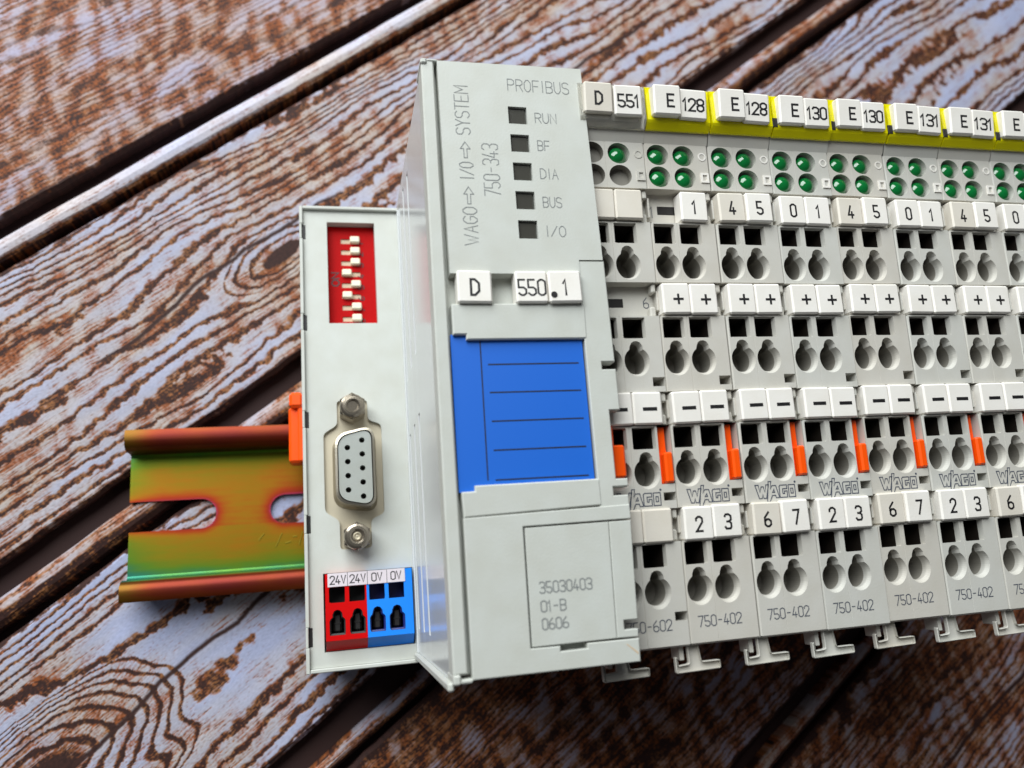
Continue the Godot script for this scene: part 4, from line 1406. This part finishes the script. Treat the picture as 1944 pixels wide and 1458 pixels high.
func build_module(i: int, x: float, label: String, category: String, group: String, kind: String, letters: String, number: String, rows: Array) -> void:
	var t := thing("supply_module" if kind == "supply" else "input_module", label, category, Vector3(x + 6, 0, 50), group)
	t.set_meta("shift", Vector3(-6, 0, -50) * S)
	var rng := RandomNumberGenerator.new()
	rng.seed = 900 + i
	# every module sits a little differently on the rail
	if i > 0: t.position += Vector3(rng.randf_range(-0.05, 0.05), rng.randf_range(-0.14, 0.14), rng.randf_range(-0.18, 0.18)) * S
	var shell: Material = M[["module_plastic", "module_plastic_cool", "module_plastic_yellowed"][[0, 2, 0, 1, 2, 1, 0, 1][i]]]
	put("housing", M["body_" + kind], shell, t)
	for k in 8:
		put("shaded_entry_wall", M["shaded_entry_wall_" + kind][k], M.recess_shade_plastic, put("wire_entry", M["wire_entry_" + kind][k], shell, t))
		put("shaded_slot_wall", M["shaded_slot_wall_" + kind][k], M.slot_shade_metal, put("release_slot", M["release_slot_" + kind][k], shell, t))
	var rec: Array = M["lamp_recess_" + kind]
	var order := [0, 2, 1, 3]     # recesses run column by column
	for k in 4:
		var lit: bool = kind == "input" or order[k] == 1
		put("lamp_recess", rec[k], shell if lit else M.recess_shade_plastic, t)
		if lit: put("indicator_lamp", M["lamp%d" % order[k]], M.green_led, t)
	put("lamp_symbol", M.symbol, shell if kind == "supply" else M.tag_plastic, t)
	var car := put("marker_carrier", M.carrier, M.yellow_clear if kind == "input" else M.clear_plastic, t, "clear yellow marker carrier" if kind == "input" else "colourless marker carrier")
	if i >= 3:
		put("carrier_slot", M.carrier_hole, M.dark_plastic, car).position = Vector3.ZERO
	put("release_tab", M.tab, M.orange_plastic, t)
	put("locking_foot", M.foot, shell, t)
	put("lettering", M.logo, M.blue_ink, t)
	put("lettering", M["number_" + kind], M.blue_ink, t)
	# group marker: letter and number
	var zt := 6.25
	var yt := 75.1 + TILT * zt
	var raise := 0.55 if i == 1 or i == 2 else 0.1
	tag_on(t, letters, Vector3(3.35 if i > 0 else 3.1, yt + (raise if i > 0 else 0.0), zt - 0.1), 5.05, 5.3, 0.5 if i else 0.0, 1.15, 2.1, 0.38, M.tag_plastic if i else M.old_tag_plastic, TILT - 0.10)
	tag_on(t, number, Vector3(8.4, yt - 0.05, zt + 0.1), 5.05, 5.3, rng.randf_range(-1, 1), 3.7, 2.1, 0.34, M.tag_plastic, TILT - 0.10)
	var zc := [23.6, 39.95, 58.2, 76.85]
	for r in 4:
		for c in 2:
			var text: String = rows[r][c]
			if text == "none":
				continue
			var y: float = FACE + 0.75 + rng.randf_range(-0.08, 0.12) + TILT * zc[r]
			if text == "5" or text == "7": y += 0.35
			var at := Vector3([2.95, 8.0][c] + rng.randf_range(-0.04, 0.04), y, zc[r] + rng.randf_range(-0.06, 0.06))
			var mat: Material = M.tag_plastic
			if text == "" or text == "4" or text == "6": mat = M.old_tag_plastic
			var tw := 1.05
			var st := 0.34
			var th := 2.25
			if text == "+":
				tw = 1.55; st = 0.40; th = 2.0
			if text == "=":
				tw = 2.0; st = 0.58; th = 2.0
			if text == "1": tw = 0.55
			tag_on(t, text, at, 5.0, 5.3, rng.randf_range(-0.8, 0.8), tw, th, st, mat, TILT)
		if "none" in rows[r]:
			var h := put("tag_slot", M.slot_hole, M.dark_plastic, t)
			var zz: float = [22.4, 39.0][r]
			h.position += Vector3(0.0 if kind == "supply" else 0.0, TILT * zz, zz) * S
			var b := MB.new()
			b.slope = TILT
			if kind == "input":
				write(b, "1", Vector3(1.1, FACE - 2.25, zz + 2.1), Vector3.RIGHT, Vector3.FORWARD, 0.5, 2.0, 0.14)
			else:
				write(b, "6", Vector3(10.2, FACE - 2.25, zz + 1.6), Vector3.RIGHT, Vector3.FORWARD, 0.9, 1.8, 0.14)
			part("slot_number", b, M.blue_ink, t)

func build_modules() -> void:
	shared_meshes()
	module_body(false)
	module_body(true)
	var g := "slim input modules side by side on the rail"
	var tail := " on a yellow carrier"
	build_module(0, 0.55, "grey supply module marked D 551 with one green lamp and blank tags, beside the coupler", "supply module", "", "supply", "D", "551", [["", ""], ["none", "none"], ["=", "="], ["", ""]])
	var rows := [
		["128", "none 1 2 3", "grey input module with one top number tag missing, next to the supply module"],
		["128", "4 5 6 7", "grey input module under the last raised E tag, third module from the coupler"],
		["130", "0 1 2 3", "grey input module marked E 130, fourth from the coupler, left of its twin"],
		["130", "4 5 6 7", "grey input module marked E 130, right-hand one of the two so marked"],
		["131", "0 1 2 3", "grey input module marked E 131, left-hand one of the two so marked"],
		["131", "4 5 6 7", "last whole grey input module before the right edge, marked E 131"],
		["132", "0 1 6 7", "rightmost grey input module, cut off by the edge of the picture"],
	]
	for i in rows.size():
		var d: PackedStringArray = rows[i][1].split(" ")
		build_module(i + 1, 12.0 * (i + 1) + 0.55, rows[i][2], "input module", g, "input", "E", rows[i][0], [[d[0], d[1]], ["+", "+"], ["=", "="], [d[2], d[3]]])

func _ready() -> void:
	# camera
	var cam := Camera3D.new()
	cam.name = "camera"
	cam.current = true
	add_child(cam)
	var fwd := Vector3(0.23055, -0.9466, -0.22537)
	var down := Vector3(-0.02334, -0.23693, 0.97125)
	var right := Vector3(0.97278, 0.21866, 0.07672)
	cam.transform = Transform3D(Basis(right, -down, -fwd).orthonormalized(), Vector3(-41.433, 182.694, 80.851) * S)
	cam.keep_aspect = Camera3D.KEEP_HEIGHT
	var at := CameraAttributesPhysical.new()
	at.frustum_focal_length = 12.0 / (729.0 / 1469.948)
	at.frustum_focus_distance = 0.138
	at.frustum_near = 0.01
	at.frustum_far = 20.0
	at.exposure_aperture = 15.0
	cam.attributes = at
	cam.fov = rad_to_deg(2.0 * atan(729.0 / 1469.948))
	cam.near = 0.01
	cam.far = 20.0
	# dim room round the table, one large window light from the upper left
	var env := Environment.new()
	env.background_mode = Environment.BG_COLOR
	env.background_color = Color(0.60, 0.61, 0.64)
	env.background_energy_multiplier = 0.15
	env.tonemap_mode = Environment.TONE_MAPPER_LINEAR
	env.tonemap_exposure = 1.08
	env.sdfgi_enabled = true
	env.ssao_enabled = true
	env.ssil_enabled = true
	var we := WorldEnvironment.new()
	we.name = "environment"
	we.environment = env
	add_child(we)
	var win := AreaLight3D.new()
	win.name = "window_light"
	win.area_size = Vector2(0.7, 0.7)
	win.area_normalize_energy = true
	win.light_color = Color(0.975, 0.995, 1.0)
	win.light_energy = 1.2
	win.area_range = 6.0
	win.shadow_enabled = true
	var aim := Vector3(0.0, 0.03, 0.05)
	win.look_at_from_position(aim + Vector3(-0.40, 0.66, -0.68).normalized() * 0.75, aim, Vector3.UP)
	add_child(win)
	make_materials()
	plastic("dark_blue", Color(0.02, 0.10, 0.42), 0.4, false)
	build_table()
	build_rail()
	build_coupler()
	build_modules()
	for o in get_children():
		if o.has_meta("shift"):
			o.remove_meta("shift")
